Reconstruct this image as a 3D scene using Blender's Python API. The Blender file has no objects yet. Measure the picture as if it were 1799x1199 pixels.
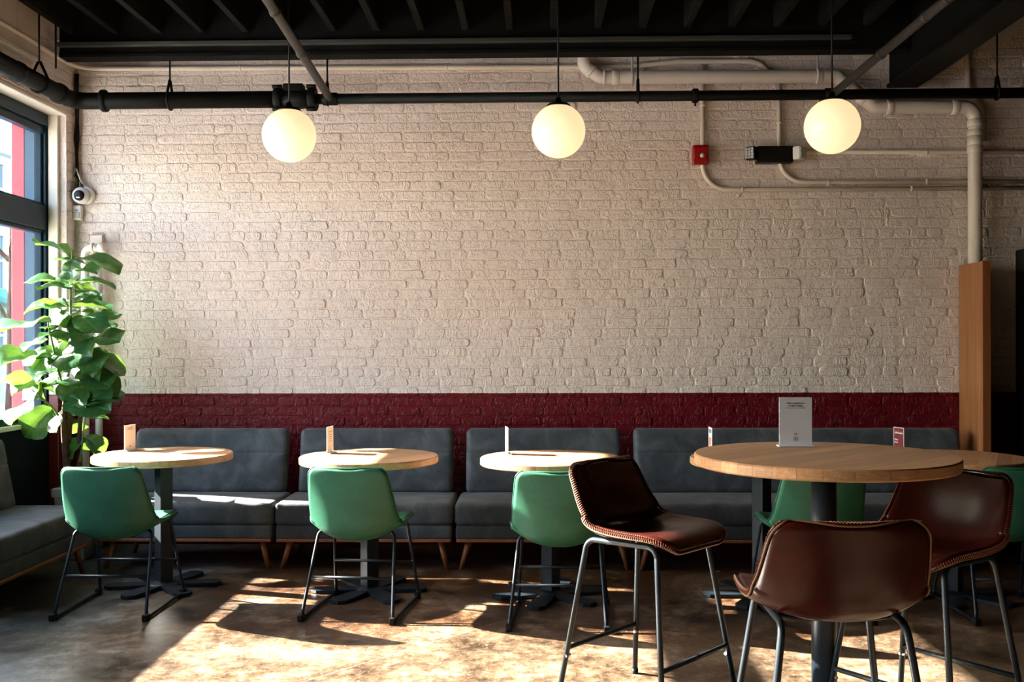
import bpy, bmesh, math, random
from mathutils import Vector, Matrix, noise

random.seed(7)
scene = bpy.context.scene
COL = scene.collection
R = math.radians

# ------------------------------------------------------------------ camera
cam_d = bpy.data.cameras.new('camera')
cam = bpy.data.objects.new('camera', cam_d)
COL.objects.link(cam)
cam_d.sensor_width = 36.0
cam_d.lens = 36.0 * 1750.0 / 1799.0
cam_d.shift_y = 5.5 / 1799.0
cam_d.clip_start = 0.05
cam.matrix_world = (Matrix.Translation((0, 0, 1.355)) @ Matrix.Rotation(R(1.4), 4, 'Z')
                    @ Matrix.Rotation(R(90), 4, 'X') @ Matrix.Rotation(R(-0.15), 4, 'Z'))
scene.camera = cam

# ------------------------------------------------------------------ sky, sun, exposure
world = bpy.data.worlds.new('sky')
scene.world = world
world.use_nodes = True
wn = world.node_tree
wn.nodes.clear()
w_out = wn.nodes.new('ShaderNodeOutputWorld')
w_bg = wn.nodes.new('ShaderNodeBackground')
w_sky = wn.nodes.new('ShaderNodeTexSky')
w_sky.sky_type = 'NISHITA'
w_sky.sun_disc = False
w_sky.sun_elevation = R(27.8)
w_sky.sun_rotation = R(284.8)
w_sky.air_density = 1.0
w_sky.dust_density = 2.0
w_bg.inputs['Strength'].default_value = 1.4
wn.links.new(w_sky.outputs[0], w_bg.inputs['Color'])
wn.links.new(w_bg.outputs[0], w_out.inputs['Surface'])

sun_d = bpy.data.lights.new('sun', 'SUN')
sun_d.energy = 78.0
sun_d.color = (1.0, 0.92, 0.82)
sun_d.angle = R(0.55)
sun = bpy.data.objects.new('sun', sun_d)
COL.objects.link(sun)
sun.rotation_euler = Vector((1.0, -0.265, -0.545)).to_track_quat('-Z', 'Y').to_euler()
sun.location = (-8, 6, 6)

scene.view_settings.view_transform = 'Standard'
scene.view_settings.look = 'None'
scene.view_settings.gamma = 1.0
scene.view_settings.use_curve_mapping = False
scene.view_settings.exposure = 0.47
scene.cycles.use_denoising = True
scene.cycles.max_bounces = 6
scene.cycles.diffuse_bounces = 3
scene.cycles.transparent_max_bounces = 12
scene.cycles.glossy_bounces = 3
scene.cycles.use_adaptive_sampling = True
scene.cycles.adaptive_threshold = 0.05
scene.cycles.caustics_reflective = False
scene.cycles.caustics_refractive = False

# ------------------------------------------------------------------ helpers: objects
def tag(o, label=None, cat=None, group=None, kind=None):
    if label: o['label'] = label
    if cat: o['category'] = cat
    if group: o['group'] = group
    if kind: o['kind'] = kind
    return o

def empty(name, loc=(0, 0, 0), rotz=0.0, label=None, cat=None, group=None, kind=None):
    o = bpy.data.objects.new(name, None)
    COL.objects.link(o)
    o.location = loc
    o.rotation_euler = (0, 0, rotz)
    o.empty_display_size = 0.1
    return tag(o, label, cat, group, kind)

def obj(name, me, mat=None, parent=None, loc=(0, 0, 0), rot=(0, 0, 0), scale=None):
    o = bpy.data.objects.new(name, me)
    COL.objects.link(o)
    if mat is not None and len(me.materials) == 0:
        me.materials.append(mat)
    if parent is not None: o.parent = parent
    o.location = loc
    o.rotation_euler = rot
    if scale: o.scale = scale
    return o

def kids(o):
    return [c for c in bpy.data.objects if c.parent == o]

def copy_tree(o, parent=None):
    c = o.copy()
    COL.objects.link(c)
    c.parent = parent
    for ch in kids(o):
        copy_tree(ch, c)
    return c

# ------------------------------------------------------------------ helpers: meshes
def mesh(name, verts, faces, smooth=False):
    me = bpy.data.meshes.new(name)
    me.from_pydata([tuple(v) for v in verts], [], faces)
    me.update()
    if smooth:
        me.polygons.foreach_set('use_smooth', [True] * len(me.polygons))
    return me

def fix_normals(me):
    bm = bmesh.new(); bm.from_mesh(me)
    bmesh.ops.recalc_face_normals(bm, faces=bm.faces)
    bm.to_mesh(me); bm.free()
    return me

def box(x0, x1, y0, y1, z0, z1, bevel=0.0, segs=2):
    bm = bmesh.new()
    bmesh.ops.create_cube(bm, size=1.0)
    for v in bm.verts:
        v.co = Vector(((x0 + x1) / 2 + v.co.x * (x1 - x0), (y0 + y1) / 2 + v.co.y * (y1 - y0), (z0 + z1) / 2 + v.co.z * (z1 - z0)))
    if bevel > 0:
        bmesh.ops.bevel(bm, geom=list(bm.edges), offset=bevel, segments=segs, affect='EDGES', profile=0.6)
    me = bpy.data.meshes.new('box')
    bm.to_mesh(me); bm.free()
    return me

def boxes(lst, bevel=0.0):
    bm = bmesh.new()
    for b in lst:
        me = box(*b, bevel=bevel, segs=1)
        bm.from_mesh(me)
        bpy.data.meshes.remove(me)
    me = bpy.data.meshes.new('boxes')
    bm.to_mesh(me); bm.free()
    return me

def join(meshes):
    bm = bmesh.new()
    for m in meshes:
        bm.from_mesh(m)
    me = bpy.data.meshes.new('joined')
    bm.to_mesh(me); bm.free()
    me.polygons.foreach_set('use_smooth', [p for m in meshes for p in [q.use_smooth for q in m.polygons]])
    for m in meshes:
        if m.users == 0: bpy.data.meshes.remove(m)
    return me

def fillet(pts, r, n=6):
    """Round every inner corner of a polyline with radius r (number or list)."""
    pts = [Vector(p) for p in pts]
    out = [pts[0]]
    for i in range(1, len(pts) - 1):
        a, b, c = pts[i - 1], pts[i], pts[i + 1]
        u, v = (a - b), (c - b)
        lu, lv = u.length, v.length
        u.normalize(); v.normalize()
        ang = u.angle(v)
        if ang > math.pi - 0.03:
            out.append(b); continue
        rr = r[i - 1] if isinstance(r, (list, tuple)) else r
        t = min(rr / math.tan(ang / 2), lu * 0.48, lv * 0.48)
        rr = t * math.tan(ang / 2)
        bis = (u + v).normalized()
        cen = b + bis * (rr / math.sin(ang / 2))
        p0, p1 = b + u * t, b + v * t
        e0, e1 = p0 - cen, p1 - cen
        q = e0.rotation_difference(e1)
        ax, an = q.to_axis_angle()
        for k in range(n + 1):
            out.append(cen + Matrix.Rotation(an * k / n, 3, ax) @ e0)
    out.append(pts[-1])
    return out

def tube(pts, r, seg=12, caps=True, closed=False):
    pts = [Vector(p) for p in pts]
    n = len(pts)
    verts, faces = [], []
    rad = r if isinstance(r, (list, tuple)) else [r] * n
    def tangent(i):
        if closed: return (pts[(i + 1) % n] - pts[i - 1]).normalized()
        if i == 0: return (pts[1] - pts[0]).normalized()
        if i == n - 1: return (pts[-1] - pts[-2]).normalized()
        return ((pts[i + 1] - pts[i]).normalized() + (pts[i] - pts[i - 1]).normalized()).normalized()
    t = tangent(0)
    up = Vector((0, 0, 1)) if abs(t.z) < 0.9 else Vector((1, 0, 0))
    nrm = (up - t * up.dot(t)).normalized()
    for i in range(n):
        t2 = tangent(i)
        q = t.rotation_difference(t2)
        nrm = (q @ nrm); nrm = (nrm - t2 * nrm.dot(t2)).normalized()
        t = t2
        bi = t.cross(nrm)
        for k in range(seg):
            a = 2 * math.pi * k / seg
            verts.append(pts[i] + (nrm * math.cos(a) + bi * math.sin(a)) * rad[i])
    rng = n if closed else n - 1
    for i in range(rng):
        j = (i + 1) % n
        for k in range(seg):
            l = (k + 1) % seg
            faces.append((i * seg + k, i * seg + l, j * seg + l, j * seg + k))
    if caps and not closed:
        faces.append(tuple(reversed(range(seg))))
        faces.append(tuple((n - 1) * seg + k for k in range(seg)))
    me = mesh('tube', verts, faces, True)
    if caps and not closed:
        me.polygons[-1].use_smooth = False
        me.polygons[-2].use_smooth = False
    return me

def lathe(prof, seg=24, axis='Z'):
    """prof: list of (radius, height)."""
    verts, faces = [], []
    n = len(prof)
    for (r, h) in prof:
        for k in range(seg):
            a = 2 * math.pi * k / seg
            p = (r * math.cos(a), r * math.sin(a), h)
            if axis == 'Y': p = (p[0], p[2], -p[1])
            if axis == 'X': p = (p[2], p[1], -p[0])
            verts.append(p)
    for i in range(n - 1):
        for k in range(seg):
            l = (k + 1) % seg
            faces.append((i * seg + k, i * seg + l, (i + 1) * seg + l, (i + 1) * seg + k))
    faces.append(tuple(reversed(range(seg))))
    faces.append(tuple((n - 1) * seg + k for k in range(seg)))
    me = mesh('lathe', verts, faces, True)
    me.polygons[-1].use_smooth = False
    me.polygons[-2].use_smooth = False
    return me

def ring_on(p, d, r, w):
    """A collar round a pipe: centre p, direction d, outer radius r, width w."""
    p = Vector(p); d = Vector(d).normalized()
    b = min(0.006, w * 0.25)
    return tube([p - d * w / 2, p - d * (w / 2 - b), p + d * (w / 2 - b), p + d * w / 2], [r - b, r, r, r - b], 20)

def axis_samples(h, r, n):
    """Samples from -h to h with extra ones in the rounded margin r."""
    s = [-h, -h + r * 0.12, -h + r * 0.35, -h + r * 0.65, -h + r]
    m = h - r
    inner = [-m + 2 * m * i / n for i in range(1, n)]
    return s + inner + [-x for x in reversed(s)]

def rbox(sx, sy, sz, r, nx=8, ny=4, nz=4, deform=None):
    """A soft rounded box centred on the origin; deform(p) moves each point."""
    X, Y, Z = axis_samples(sx / 2, r, nx), axis_samples(sy / 2, r, ny), axis_samples(sz / 2, r, nz)
    hx, hy, hz = sx / 2 - r, sy / 2 - r, sz / 2 - r
    idx, verts, faces = {}, [], []
    def vid(i, j, k):
        key = (i, j, k)
        if key not in idx:
            p = Vector((X[i], Y[j], Z[k]))
            c = Vector((max(-hx, min(hx, p.x)), max(-hy, min(hy, p.y)), max(-hz, min(hz, p.z))))
            d = p - c
            if d.length > 1e-9: p = c + d.normalized() * r
            if deform: p = deform(p)
            idx[key] = len(verts); verts.append(p)
        return idx[key]
    a, b, c = len(X) - 1, len(Y) - 1, len(Z) - 1
    for i in range(a):
        for j in range(b):
            faces.append((vid(i, j, 0), vid(i, j + 1, 0), vid(i + 1, j + 1, 0), vid(i + 1, j, 0)))
            faces.append((vid(i, j, c), vid(i + 1, j, c), vid(i + 1, j + 1, c), vid(i, j + 1, c)))
        for k in range(c):
            faces.append((vid(i, 0, k), vid(i + 1, 0, k), vid(i + 1, 0, k + 1), vid(i, 0, k + 1)))
            faces.append((vid(i, b, k), vid(i, b, k + 1), vid(i + 1, b, k + 1), vid(i + 1, b, k)))
    for j in range(b):
        for k in range(c):
            faces.append((vid(0, j, k), vid(0, j, k + 1), vid(0, j + 1, k + 1), vid(0, j + 1, k)))
            faces.append((vid(a, j, k), vid(a, j + 1, k), vid(a, j + 1, k + 1), vid(a, j, k + 1)))
    return mesh('soft_box', verts, faces, True)

def prism(outline, y0, y1, axis='Y'):
    """Extrude a 2-D outline. axis Z: outline is (x, y); Y: (x, z); X: (y, z)."""
    n = len(outline)
    def pt(p, h):
        if axis == 'Z': return (p[0], p[1], h)
        if axis == 'Y': return (p[0], h, p[1])
        return (h, p[0], p[1])
    verts = [pt(p, y0) for p in outline] + [pt(p, y1) for p in outline]
    faces = [tuple(range(n)), tuple(range(2 * n - 1, n - 1, -1))]
    for i in range(n):
        j = (i + 1) % n
        faces.append((i, i + n, j + n, j))
    return fix_normals(mesh('prism', verts, faces))

def text_mesh(s, size, align='CENTER', extrude=0.0004):
    c = bpy.data.curves.new('txt', 'FONT')
    c.body = s; c.size = size; c.align_x = align; c.align_y = 'CENTER'
    c.extrude = extrude; c.resolution_u = 2
    o = bpy.data.objects.new('txt', c)
    COL.objects.link(o)
    dg = bpy.context.evaluated_depsgraph_get()
    me = bpy.data.meshes.new_from_object(o.evaluated_get(dg))
    bpy.data.objects.remove(o); bpy.data.curves.remove(c)
    return me

# ------------------------------------------------------------------ helpers: materials
MATS = {}
def nt(name):
    m = bpy.data.materials.new(name)
    m.use_nodes = True
    t = m.node_tree
    b = t.nodes['Principled BSDF']
    return m, t, b
def N(t, typ, **kw):
    n = t.nodes.new(typ)
    for k, v in kw.items():
        if k in n.inputs: n.inputs[k].default_value = v
        else: setattr(n, k, v)
    return n
def L(t, a, b): t.links.new(a, b)
def ramp(t, fac, stops):
    n = t.nodes.new('ShaderNodeValToRGB')
    e = n.color_ramp.elements
    while len(e) < len(stops): e.new(0.5)
    for i, (p, c) in enumerate(stops):
        e[i].position = p
        e[i].color = (c[0], c[1], c[2], 1) if isinstance(c, (tuple, list)) else (c, c, c, 1)
    L(t, fac, n.inputs[0])
    return n.outputs[0]
def mixc(t, fac, a, b, mode='MIX'):
    n = t.nodes.new('ShaderNodeMix'); n.data_type = 'RGBA'; n.blend_type = mode
    for sock, v in ((n.inputs[0], fac), (n.inputs[6], a), (n.inputs[7], b)):
        if hasattr(v, 'links'): L(t, v, sock)
        elif isinstance(v, (int, float)): sock.default_value = v
        else: sock.default_value = (v[0], v[1], v[2], 1)
    return n.outputs[2]
def mth(t, op, a, b=0.0):
    n = t.nodes.new('ShaderNodeMath'); n.operation = op
    for s, v in ((n.inputs[0], a), (n.inputs[1], b)):
        if hasattr(v, 'links'): L(t, v, s)
        else: s.default_value = v
    return n.outputs[0]
def bump(t, b, h, strength=0.3, dist=0.01):
    n = N(t, 'ShaderNodeBump', Strength=strength, Distance=dist)
    L(t, h, n.inputs['Height']); L(t, n.outputs[0], b.inputs['Normal'])
def noise_tex(t, scale, detail=4, rough=0.55, vec=None, dist=0.0):
    n = N(t, 'ShaderNodeTexNoise', Scale=scale, Detail=detail, Roughness=rough, Distortion=dist)
    if vec is not None: L(t, vec, n.inputs['Vector'])
    return n
def position(t): return t.nodes.new('ShaderNodeNewGeometry').outputs['Position']
def objco(t): return t.nodes.new('ShaderNodeTexCoord').outputs['Object']
def scaled(t, vec, s):
    n = N(t, 'ShaderNodeMapping'); n.inputs['Scale'].default_value = s
    L(t, vec, n.inputs['Vector']); return n.outputs[0]

def plain(name, col, rough=0.5, metal=0.0, spec=0.5, var=0.0, vscale=8.0, bmp=0.0, bscale=60.0, coat=0.0, sheen=0.0):
    m, t, b = nt(name)
    b.inputs['Base Color'].default_value = (*col, 1)
    b.inputs['Roughness'].default_value = rough
    b.inputs['Metallic'].default_value = metal
    b.inputs['Specular IOR Level'].default_value = spec
    b.inputs['Coat Weight'].default_value = coat
    b.inputs['Sheen Weight'].default_value = sheen
    if var > 0:
        n = noise_tex(t, vscale, 5, 0.6, objco(t))
        c = ramp(t, n.outputs[0], [(0.3, tuple(x * (1 - var) for x in col)), (0.7, tuple(min(1, x * (1 + var)) for x in col))])
        L(t, c, b.inputs['Base Color'])
    if bmp > 0:
        n2 = noise_tex(t, bscale, 3, 0.6, objco(t))
        bump(t, b, n2.outputs[0], bmp, 0.004)
    MATS[name] = m
    return m

# ---- painted brick: cream above, dark red below 1.025 m
def brick_paint(name, red=True, cream=(0.77, 0.68, 0.64), zline=1.025):
    m, t, b = nt(name)
    pos = position(t)
    n1 = noise_tex(t, 3.0, 3, 0.6, pos)
    c = mixc(t, n1.outputs[0], tuple(x * 0.92 for x in cream), tuple(min(1, x * 1.06) for x in cream))
    n3 = noise_tex(t, 40.0, 2, 0.65, pos)
    c = mixc(t, mth(t, 'MULTIPLY', n3.outputs[0], 0.10), c, (0.45, 0.38, 0.31))
    rough = 0.5
    if red:
        sep = t.nodes.new('ShaderNodeSeparateXYZ'); L(t, pos, sep.inputs[0])
        wob = mth(t, 'MULTIPLY', mth(t, 'SUBTRACT', noise_tex(t, 30.0, 2, 0.5, pos).outputs[0], 0.5), 0.006)
        f = mth(t, 'LESS_THAN', mth(t, 'ADD', sep.outputs[2], wob), zline)
        cr = mixc(t, n1.outputs[0], (0.105, 0.004, 0.009), (0.140, 0.006, 0.013))
        b.inputs['Specular IOR Level'].default_value = 0.22
        c = mixc(t, f, c, cr)
        rr = mth(t, 'SUBTRACT', 0.55, mth(t, 'MULTIPLY', f, 0.20))
        L(t, rr, b.inputs['Roughness'])
    else:
        b.inputs['Roughness'].default_value = rough
    L(t, c, b.inputs['Base Color'])
    n2 = noise_tex(t, 11.0, 4, 0.70, pos)
    crust = ramp(t, noise_tex(t, 24.0, 2, 0.6, scaled(t, pos, (1.3, 1.0, 0.8)), 2.0).outputs[0], [(0.52, 0.0), (0.62, 0.35), (0.74, 0.5)])
    h = mth(t, 'ADD', n2.outputs[0], mth(t, 'MULTIPLY', crust, 0.55))
    bump(t, b, h, 0.85, 0.013)
    MATS[name] = m
    return m
brick_paint('painted_brick')
brick_paint('painted_brick_plain', red=False, cream=(0.66, 0.54, 0.42))

# ---- stained, sealed concrete
def concrete_floor():
    m, t, b = nt('stained_concrete')
    pos = position(t)
    big = noise_tex(t, 0.8, 3, 0.6, pos)
    mid = noise_tex(t, 2.6, 6, 0.74, pos)
    fine = noise_tex(t, 16.0, 5, 0.80, pos)
    speck = noise_tex(t, 55.0, 2, 0.7, pos)
    sep = t.nodes.new('ShaderNodeSeparateXYZ'); L(t, pos, sep.inputs[0])
    # the slab pours differ in stain: greyer at the window corner, rust-brown past the joints
    stain = mth(t, 'ADD', mth(t, 'MULTIPLY', mid.outputs[0], 0.60), mth(t, 'MULTIPLY', fine.outputs[0], 0.40))
    grey = ramp(t, stain, [(0.41, (0.022, 0.019, 0.015)), (0.48, (0.062, 0.057, 0.047)), (0.54, (0.105, 0.098, 0.082)), (0.61, (0.190, 0.182, 0.160))])
    rust = ramp(t, stain, [(0.41, (0.013, 0.007, 0.004)), (0.48, (0.056, 0.024, 0.010)), (0.54, (0.115, 0.062, 0.030)), (0.61, (0.210, 0.165, 0.115))])
    d1 = mth(t, 'ADD', mth(t, 'MULTIPLY', sep.outputs[0], 0.55), mth(t, 'MULTIPLY', sep.outputs[1], 0.10))
    d1 = mth(t, 'ADD', d1, mth(t, 'MULTIPLY', big.outputs[0], 1.5))
    f = ramp(t, d1, [(0.02, 0.0), (0.40, 1.0)])
    c = mixc(t, f, grey, rust)
    # a paler mix towards the near end of the floor
    s_j = mth(t, 'ADD', mth(t, 'MULTIPLY', sep.outputs[1], -1.0), mth(t, 'MULTIPLY', big.outputs[0], 1.2))
    pale = ramp(t, mth(t, 'ADD', s_j, 4.9), [(0.80, 0.0), (1.0, 0.45)])
    c = mixc(t, pale, c, ramp(t, stain, [(0.41, (0.040, 0.026, 0.015)), (0.50, (0.120, 0.092, 0.060)), (0.60, (0.215, 0.185, 0.140))]))
    sp = ramp(t, speck.outputs[0], [(0.64, 0.0), (0.70, 0.5)])
    c = mixc(t, sp, c, (0.40, 0.38, 0.34))
    dk = ramp(t, speck.outputs[0], [(0.30, 0.5), (0.37, 0.0)])
    c = mixc(t, dk, c, (0.030, 0.022, 0.016))
    # saw-cut joints
    lines = None
    for (ax, ay, bx, by) in ((-0.88, 4.05, -0.10, 4.95), (-0.10, 4.95, 1.3, 4.45)):
        dx, dy = bx - ax, by - ay
        ln = math.hypot(dx, dy); nx, ny = -dy / ln, dx / ln
        s = mth(t, 'ADD', mth(t, 'MULTIPLY', sep.outputs[0], nx), mth(t, 'MULTIPLY', sep.outputs[1], ny))
        s = mth(t, 'ABSOLUTE', mth(t, 'SUBTRACT', s, nx * ax + ny * ay))
        a = mth(t, 'ADD', mth(t, 'MULTIPLY', sep.outputs[0], dx / ln), mth(t, 'MULTIPLY', sep.outputs[1], dy / ln))
        a = mth(t, 'SUBTRACT', a, (dx * ax + dy * ay) / ln)
        inr = mth(t, 'MULTIPLY', mth(t, 'GREATER_THAN', a, -0.6), mth(t, 'LESS_THAN', a, ln))
        q = mth(t, 'MULTIPLY', mth(t, 'LESS_THAN', s, 0.0022), inr)
        lines = q if lines is None else mth(t, 'MAXIMUM', lines, q)
    c = mixc(t, mth(t, 'MULTIPLY', lines, 0.4), c, (0.34, 0.31, 0.27))
    L(t, c, b.inputs['Base Color'])
    L(t, ramp(t, mid.outputs[0], [(0.3, 0.26), (0.7, 0.48)]), b.inputs['Roughness'])
    b.inputs['Specular IOR Level'].default_value = 0.5
    h = mth(t, 'ADD', fine.outputs[0], mth(t, 'MULTIPLY', speck.outputs[0], 0.5))
    bump(t, b, h, 0.12, 0.006)
    MATS['concrete'] = m
concrete_floor()

# ---- wood with grain along local X, tinted per piece
def wood(name, a, bcol, grain=(3.0, 40.0, 40.0), rough=0.4, per_piece=0.25, rings=True):
    m, t, b = nt(name)
    co = objco(t)
    info = t.nodes.new('ShaderNodeObjectInfo')
    vec = t.nodes.new('ShaderNodeVectorMath'); vec.operation = 'ADD'
    L(t, co, vec.inputs[0])
    comb = t.nodes.new('ShaderNodeCombineXYZ')
    L(t, mth(t, 'MULTIPLY', info.outputs['Random'], 7.0), comb.inputs[0])
    L(t, mth(t, 'MULTIPLY', info.outputs['Random'], 13.0), comb.inputs[2])
    L(t, comb.outputs[0], vec.inputs[1])
    g = noise_tex(t, 1.0, 6, 0.65, scaled(t, vec.outputs[0], grain), 0.4)
    c = ramp(t, g.outputs[0], [(0.30, bcol), (0.55, tuple((x + y) / 2 for x, y in zip(a, bcol))), (0.72, a)])
    if rings:
        w = N(t, 'ShaderNodeTexWave', Scale=1.0, Distortion=3.0, Detail=2.0)
        w.wave_type = 'RINGS'; w.rings_direction = 'X'
        L(t, scaled(t, vec.outputs[0], (0.6, 28.0, 28.0)), w.inputs['Vector'])
        c = mixc(t, mth(t, 'MULTIPLY', w.outputs[1], 0.22), c, tuple(x * 0.7 for x in bcol))
    k = mth(t, 'ADD', 1.0 - per_piece / 2, mth(t, 'MULTIPLY', info.outputs['Random'], per_piece))
    hsv = N(t, 'ShaderNodeHueSaturation'); L(t, c, hsv.inputs['Color']); L(t, k, hsv.inputs['Value'])
    L(t, hsv.outputs[0], b.inputs['Base Color'])
    b.inputs['Roughness'].default_value = rough
    bump(t, b, g.outputs[0], 0.06, 0.002)
    MATS[name] = m
wood('butcher_block', (0.57, 0.345, 0.185), (0.37, 0.180, 0.080), (4.0, 60.0, 60.0), 0.42, 0.50)
wood('oak_panel', (0.38, 0.175, 0.070), (0.17, 0.062, 0.020), (30.0, 30.0, 1.3), 0.45, 0.0, False)
wood('walnut_leg', (0.38, 0.13, 0.045), (0.24, 0.075, 0.026), (20.0, 20.0, 3.0), 0.4, 0.2, False)

# ---- upholstery and leather
def suede():
    m, t, b = nt('grey_suede')
    co = objco(t)
    n = noise_tex(t, 5.0, 6, 0.62, co, 0.6)
    f = noise_tex(t, 120.0, 2, 0.5, co)
    c = ramp(t, n.outputs[0], [(0.32, (0.034, 0.039, 0.044)), (0.50, (0.060, 0.067, 0.074)), (0.68, (0.108, 0.116, 0.124))])
    L(t, c, b.inputs['Base Color'])
    b.inputs['Roughness'].default_value = 0.62
    b.inputs['Specular IOR Level'].default_value = 0.20
    b.inputs['Sheen Weight'].default_value = 0.06
    b.inputs['Sheen Roughness'].default_value = 0.5
    bump(t, b, mth(t, 'ADD', n.outputs[0], mth(t, 'MULTIPLY', f.outputs[0], 0.3)), 0.10, 0.006)
    MATS['suede'] = m
suede()
def leather(name, lo, hi, rough, coat, spec=0.5):
    m, t, b = nt(name)
    co = objco(t)
    n = noise_tex(t, 9.0, 6, 0.65, co, 0.4)
    v = N(t, 'ShaderNodeTexVoronoi', Scale=260.0); L(t, co, v.inputs['Vector'])
    L(t, ramp(t, n.outputs[0], [(0.3, lo), (0.7, hi)]), b.inputs['Base Color'])
    b.inputs['Roughness'].default_value = rough
    b.inputs['Specular IOR Level'].default_value = spec
    b.inputs['Coat Weight'].default_value = coat
    b.inputs['Coat Roughness'].default_value = 0.25
    bump(t, b, mth(t, 'ADD', n.outputs[0], mth(t, 'MULTIPLY', v.outputs[0], 0.25)), 0.07, 0.004)
    MATS[name] = m
leather('green_leather', (0.018, 0.088, 0.050), (0.030, 0.125, 0.070), 0.46, 0.0, 0.28)
leather('brown_leather', (0.020, 0.0036, 0.0026), (0.038, 0.0066, 0.0045), 0.25, 0.0, 0.17)
plain('tan_stitch', (0.16, 0.045, 0.015), 0.6)
plain('tan_lining', (0.15, 0.070, 0.030), 0.7)
plain('dark_stitch', (0.020, 0.070, 0.045), 0.5)

plain('black_steel', (0.007, 0.012, 0.017), 0.42, 0.0, 0.3, 0.25, 10, 0.04, 120)
plain('black_pipe', (0.0045, 0.0055, 0.0055), 0.55, 0.0, 0.16, 0.25, 10, 0.05, 90)
plain('black_beam', (0.004, 0.004, 0.004), 0.8, 0.0, 0.12, 0.3, 6, 0.1, 40)
plain('strip_grey', (0.030, 0.030, 0.028), 0.6)
plain('branch_grey', (0.032, 0.030, 0.027), 0.5, 0, 0.5, 0.3, 10)
plain('ceiling_black', (0.004, 0.004, 0.004), 0.9, 0.0, 0.08, 0.4, 4, 0.4, 14)
plain('joist_grey', (0.0065, 0.006, 0.0055), 0.9, 0.0, 0.10, 0.4, 6, 0.2, 30)
plain('pvc_paint', (0.72, 0.66, 0.61), 0.42, 0, 0.5, 0.05, 6)
plain('conduit_paint', (0.74, 0.66, 0.57), 0.42, 0, 0.5, 0.05, 6)
plain('trim_paint', (0.70, 0.66, 0.58), 0.45, 0, 0.5, 0.04, 5)
plain('board_paint', (0.50, 0.44, 0.38), 0.55, 0, 0.4, 0.08, 4)
plain('frame_blue', (0.004, 0.020, 0.036), 0.35, 0, 0.2)
plain('frame_blue_lit', (0.018, 0.062, 0.115), 0.4, 0, 0.3)  # frame blue made lighter: daylight on the outer side put into the colour
plain('frame_red', (0.30, 0.030, 0.045), 0.4)
plain('panel_dark', (0.004, 0.009, 0.013), 0.6, 0, 0.15)
plain('sill_paint', (0.55, 0.55, 0.54), 0.4)
plain('white_plastic', (0.72, 0.72, 0.71), 0.35)
plain('grey_plastic', (0.45, 0.46, 0.47), 0.3)
plain('black_plastic', (0.006, 0.006, 0.007), 0.4, 0, 0.2)
plain('red_plastic', (0.36, 0.006, 0.008), 0.28, 0, 0.5, 0, 8, 0, 60, 0.3)
plain('lens', (0.55, 0.56, 0.58), 0.12, 0.3)
plain('black_wall', (0.010, 0.010, 0.010), 0.7, 0, 0.3, 0.2, 4)
plain('rear_wall', (0.05, 0.045, 0.04), 0.7, 0, 0.3, 0.1, 4)
plain('card_white', (0.78, 0.78, 0.80), 0.5)
plain('card_blue_white', (0.72, 0.74, 0.80), 0.4)
plain('card_maroon', (0.11, 0.008, 0.014), 0.45)
plain('ink', (0.030, 0.030, 0.040), 0.6)
plain('ink_brown', (0.22, 0.16, 0.14), 0.6)
plain('ink_teal', (0.10, 0.18, 0.20), 0.6)
plain('ink_yellow', (0.75, 0.62, 0.25), 0.6)
plain('ink_red', (0.62, 0.16, 0.12), 0.6)
plain('acrylic', (0.70, 0.71, 0.72), 0.12)
plain('pot', (0.30, 0.32, 0.29), 0.55, 0, 0.4, 0.1, 8)
plain('soil', (0.030, 0.020, 0.013), 0.95, 0, 0.2, 0.4, 30, 0.6, 60)
plain('street', (0.30, 0.30, 0.30), 0.9, 0, 0.2, 0.1, 2)
plain('pavement', (0.62, 0.60, 0.56), 0.9, 0, 0.2, 0.08, 3)
plain('facade', (0.55, 0.56, 0.57), 0.8, 0, 0.3, 0.05, 1)
plain('facade_trim', (0.72, 0.72, 0.70), 0.7)
plain('facade_glass', (0.16, 0.20, 0.23), 0.15)
plain('awning', (0.10, 0.34, 0.30), 0.7)
plain('car_paint', (0.42, 0.50, 0.56), 0.2, 0.3, 0.5, 0, 1, 0, 1, 0.6)
plain('car_glass', (0.05, 0.07, 0.08), 0.08)
plain('tyre', (0.02, 0.02, 0.02), 0.8)
plain('outer_brick', (0.24, 0.10, 0.07), 0.85, 0, 0.3, 0.2, 8)

def glass():
    m, t, b = nt('window_glass')
    t.nodes.remove(b)
    tr = N(t, 'ShaderNodeBsdfTransparent'); tr.inputs['Color'].default_value = (0.95, 0.97, 0.97, 1)
    gl = N(t, 'ShaderNodeBsdfGlossy', Roughness=0.02)
    lw = N(t, 'ShaderNodeLayerWeight', Blend=0.5)
    fac = mth(t, 'ADD', mth(t, 'MULTIPLY', mth(t, 'POWER', lw.outputs['Facing'], 5.0), 0.6), 0.02)
    mx = N(t, 'ShaderNodeMixShader')
    L(t, fac, mx.inputs[0]); L(t, tr.outputs[0], mx.inputs[1]); L(t, gl.outputs[0], mx.inputs[2])
    L(t, mx.outputs[0], t.nodes['Material Output'].inputs['Surface'])
    MATS['glass'] = m
glass()
def globe_mat():
    m, t, b = nt('opal_glass_lit')
    b.inputs['Base Color'].default_value = (0.85, 0.80, 0.70, 1)
    b.inputs['Roughness'].default_value = 0.12
    b.inputs['Emission Color'].default_value = (1.0, 0.73, 0.40, 1)
    b.inputs['Emission Strength'].default_value = 0.76
    MATS['globe'] = m
globe_mat()
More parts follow.
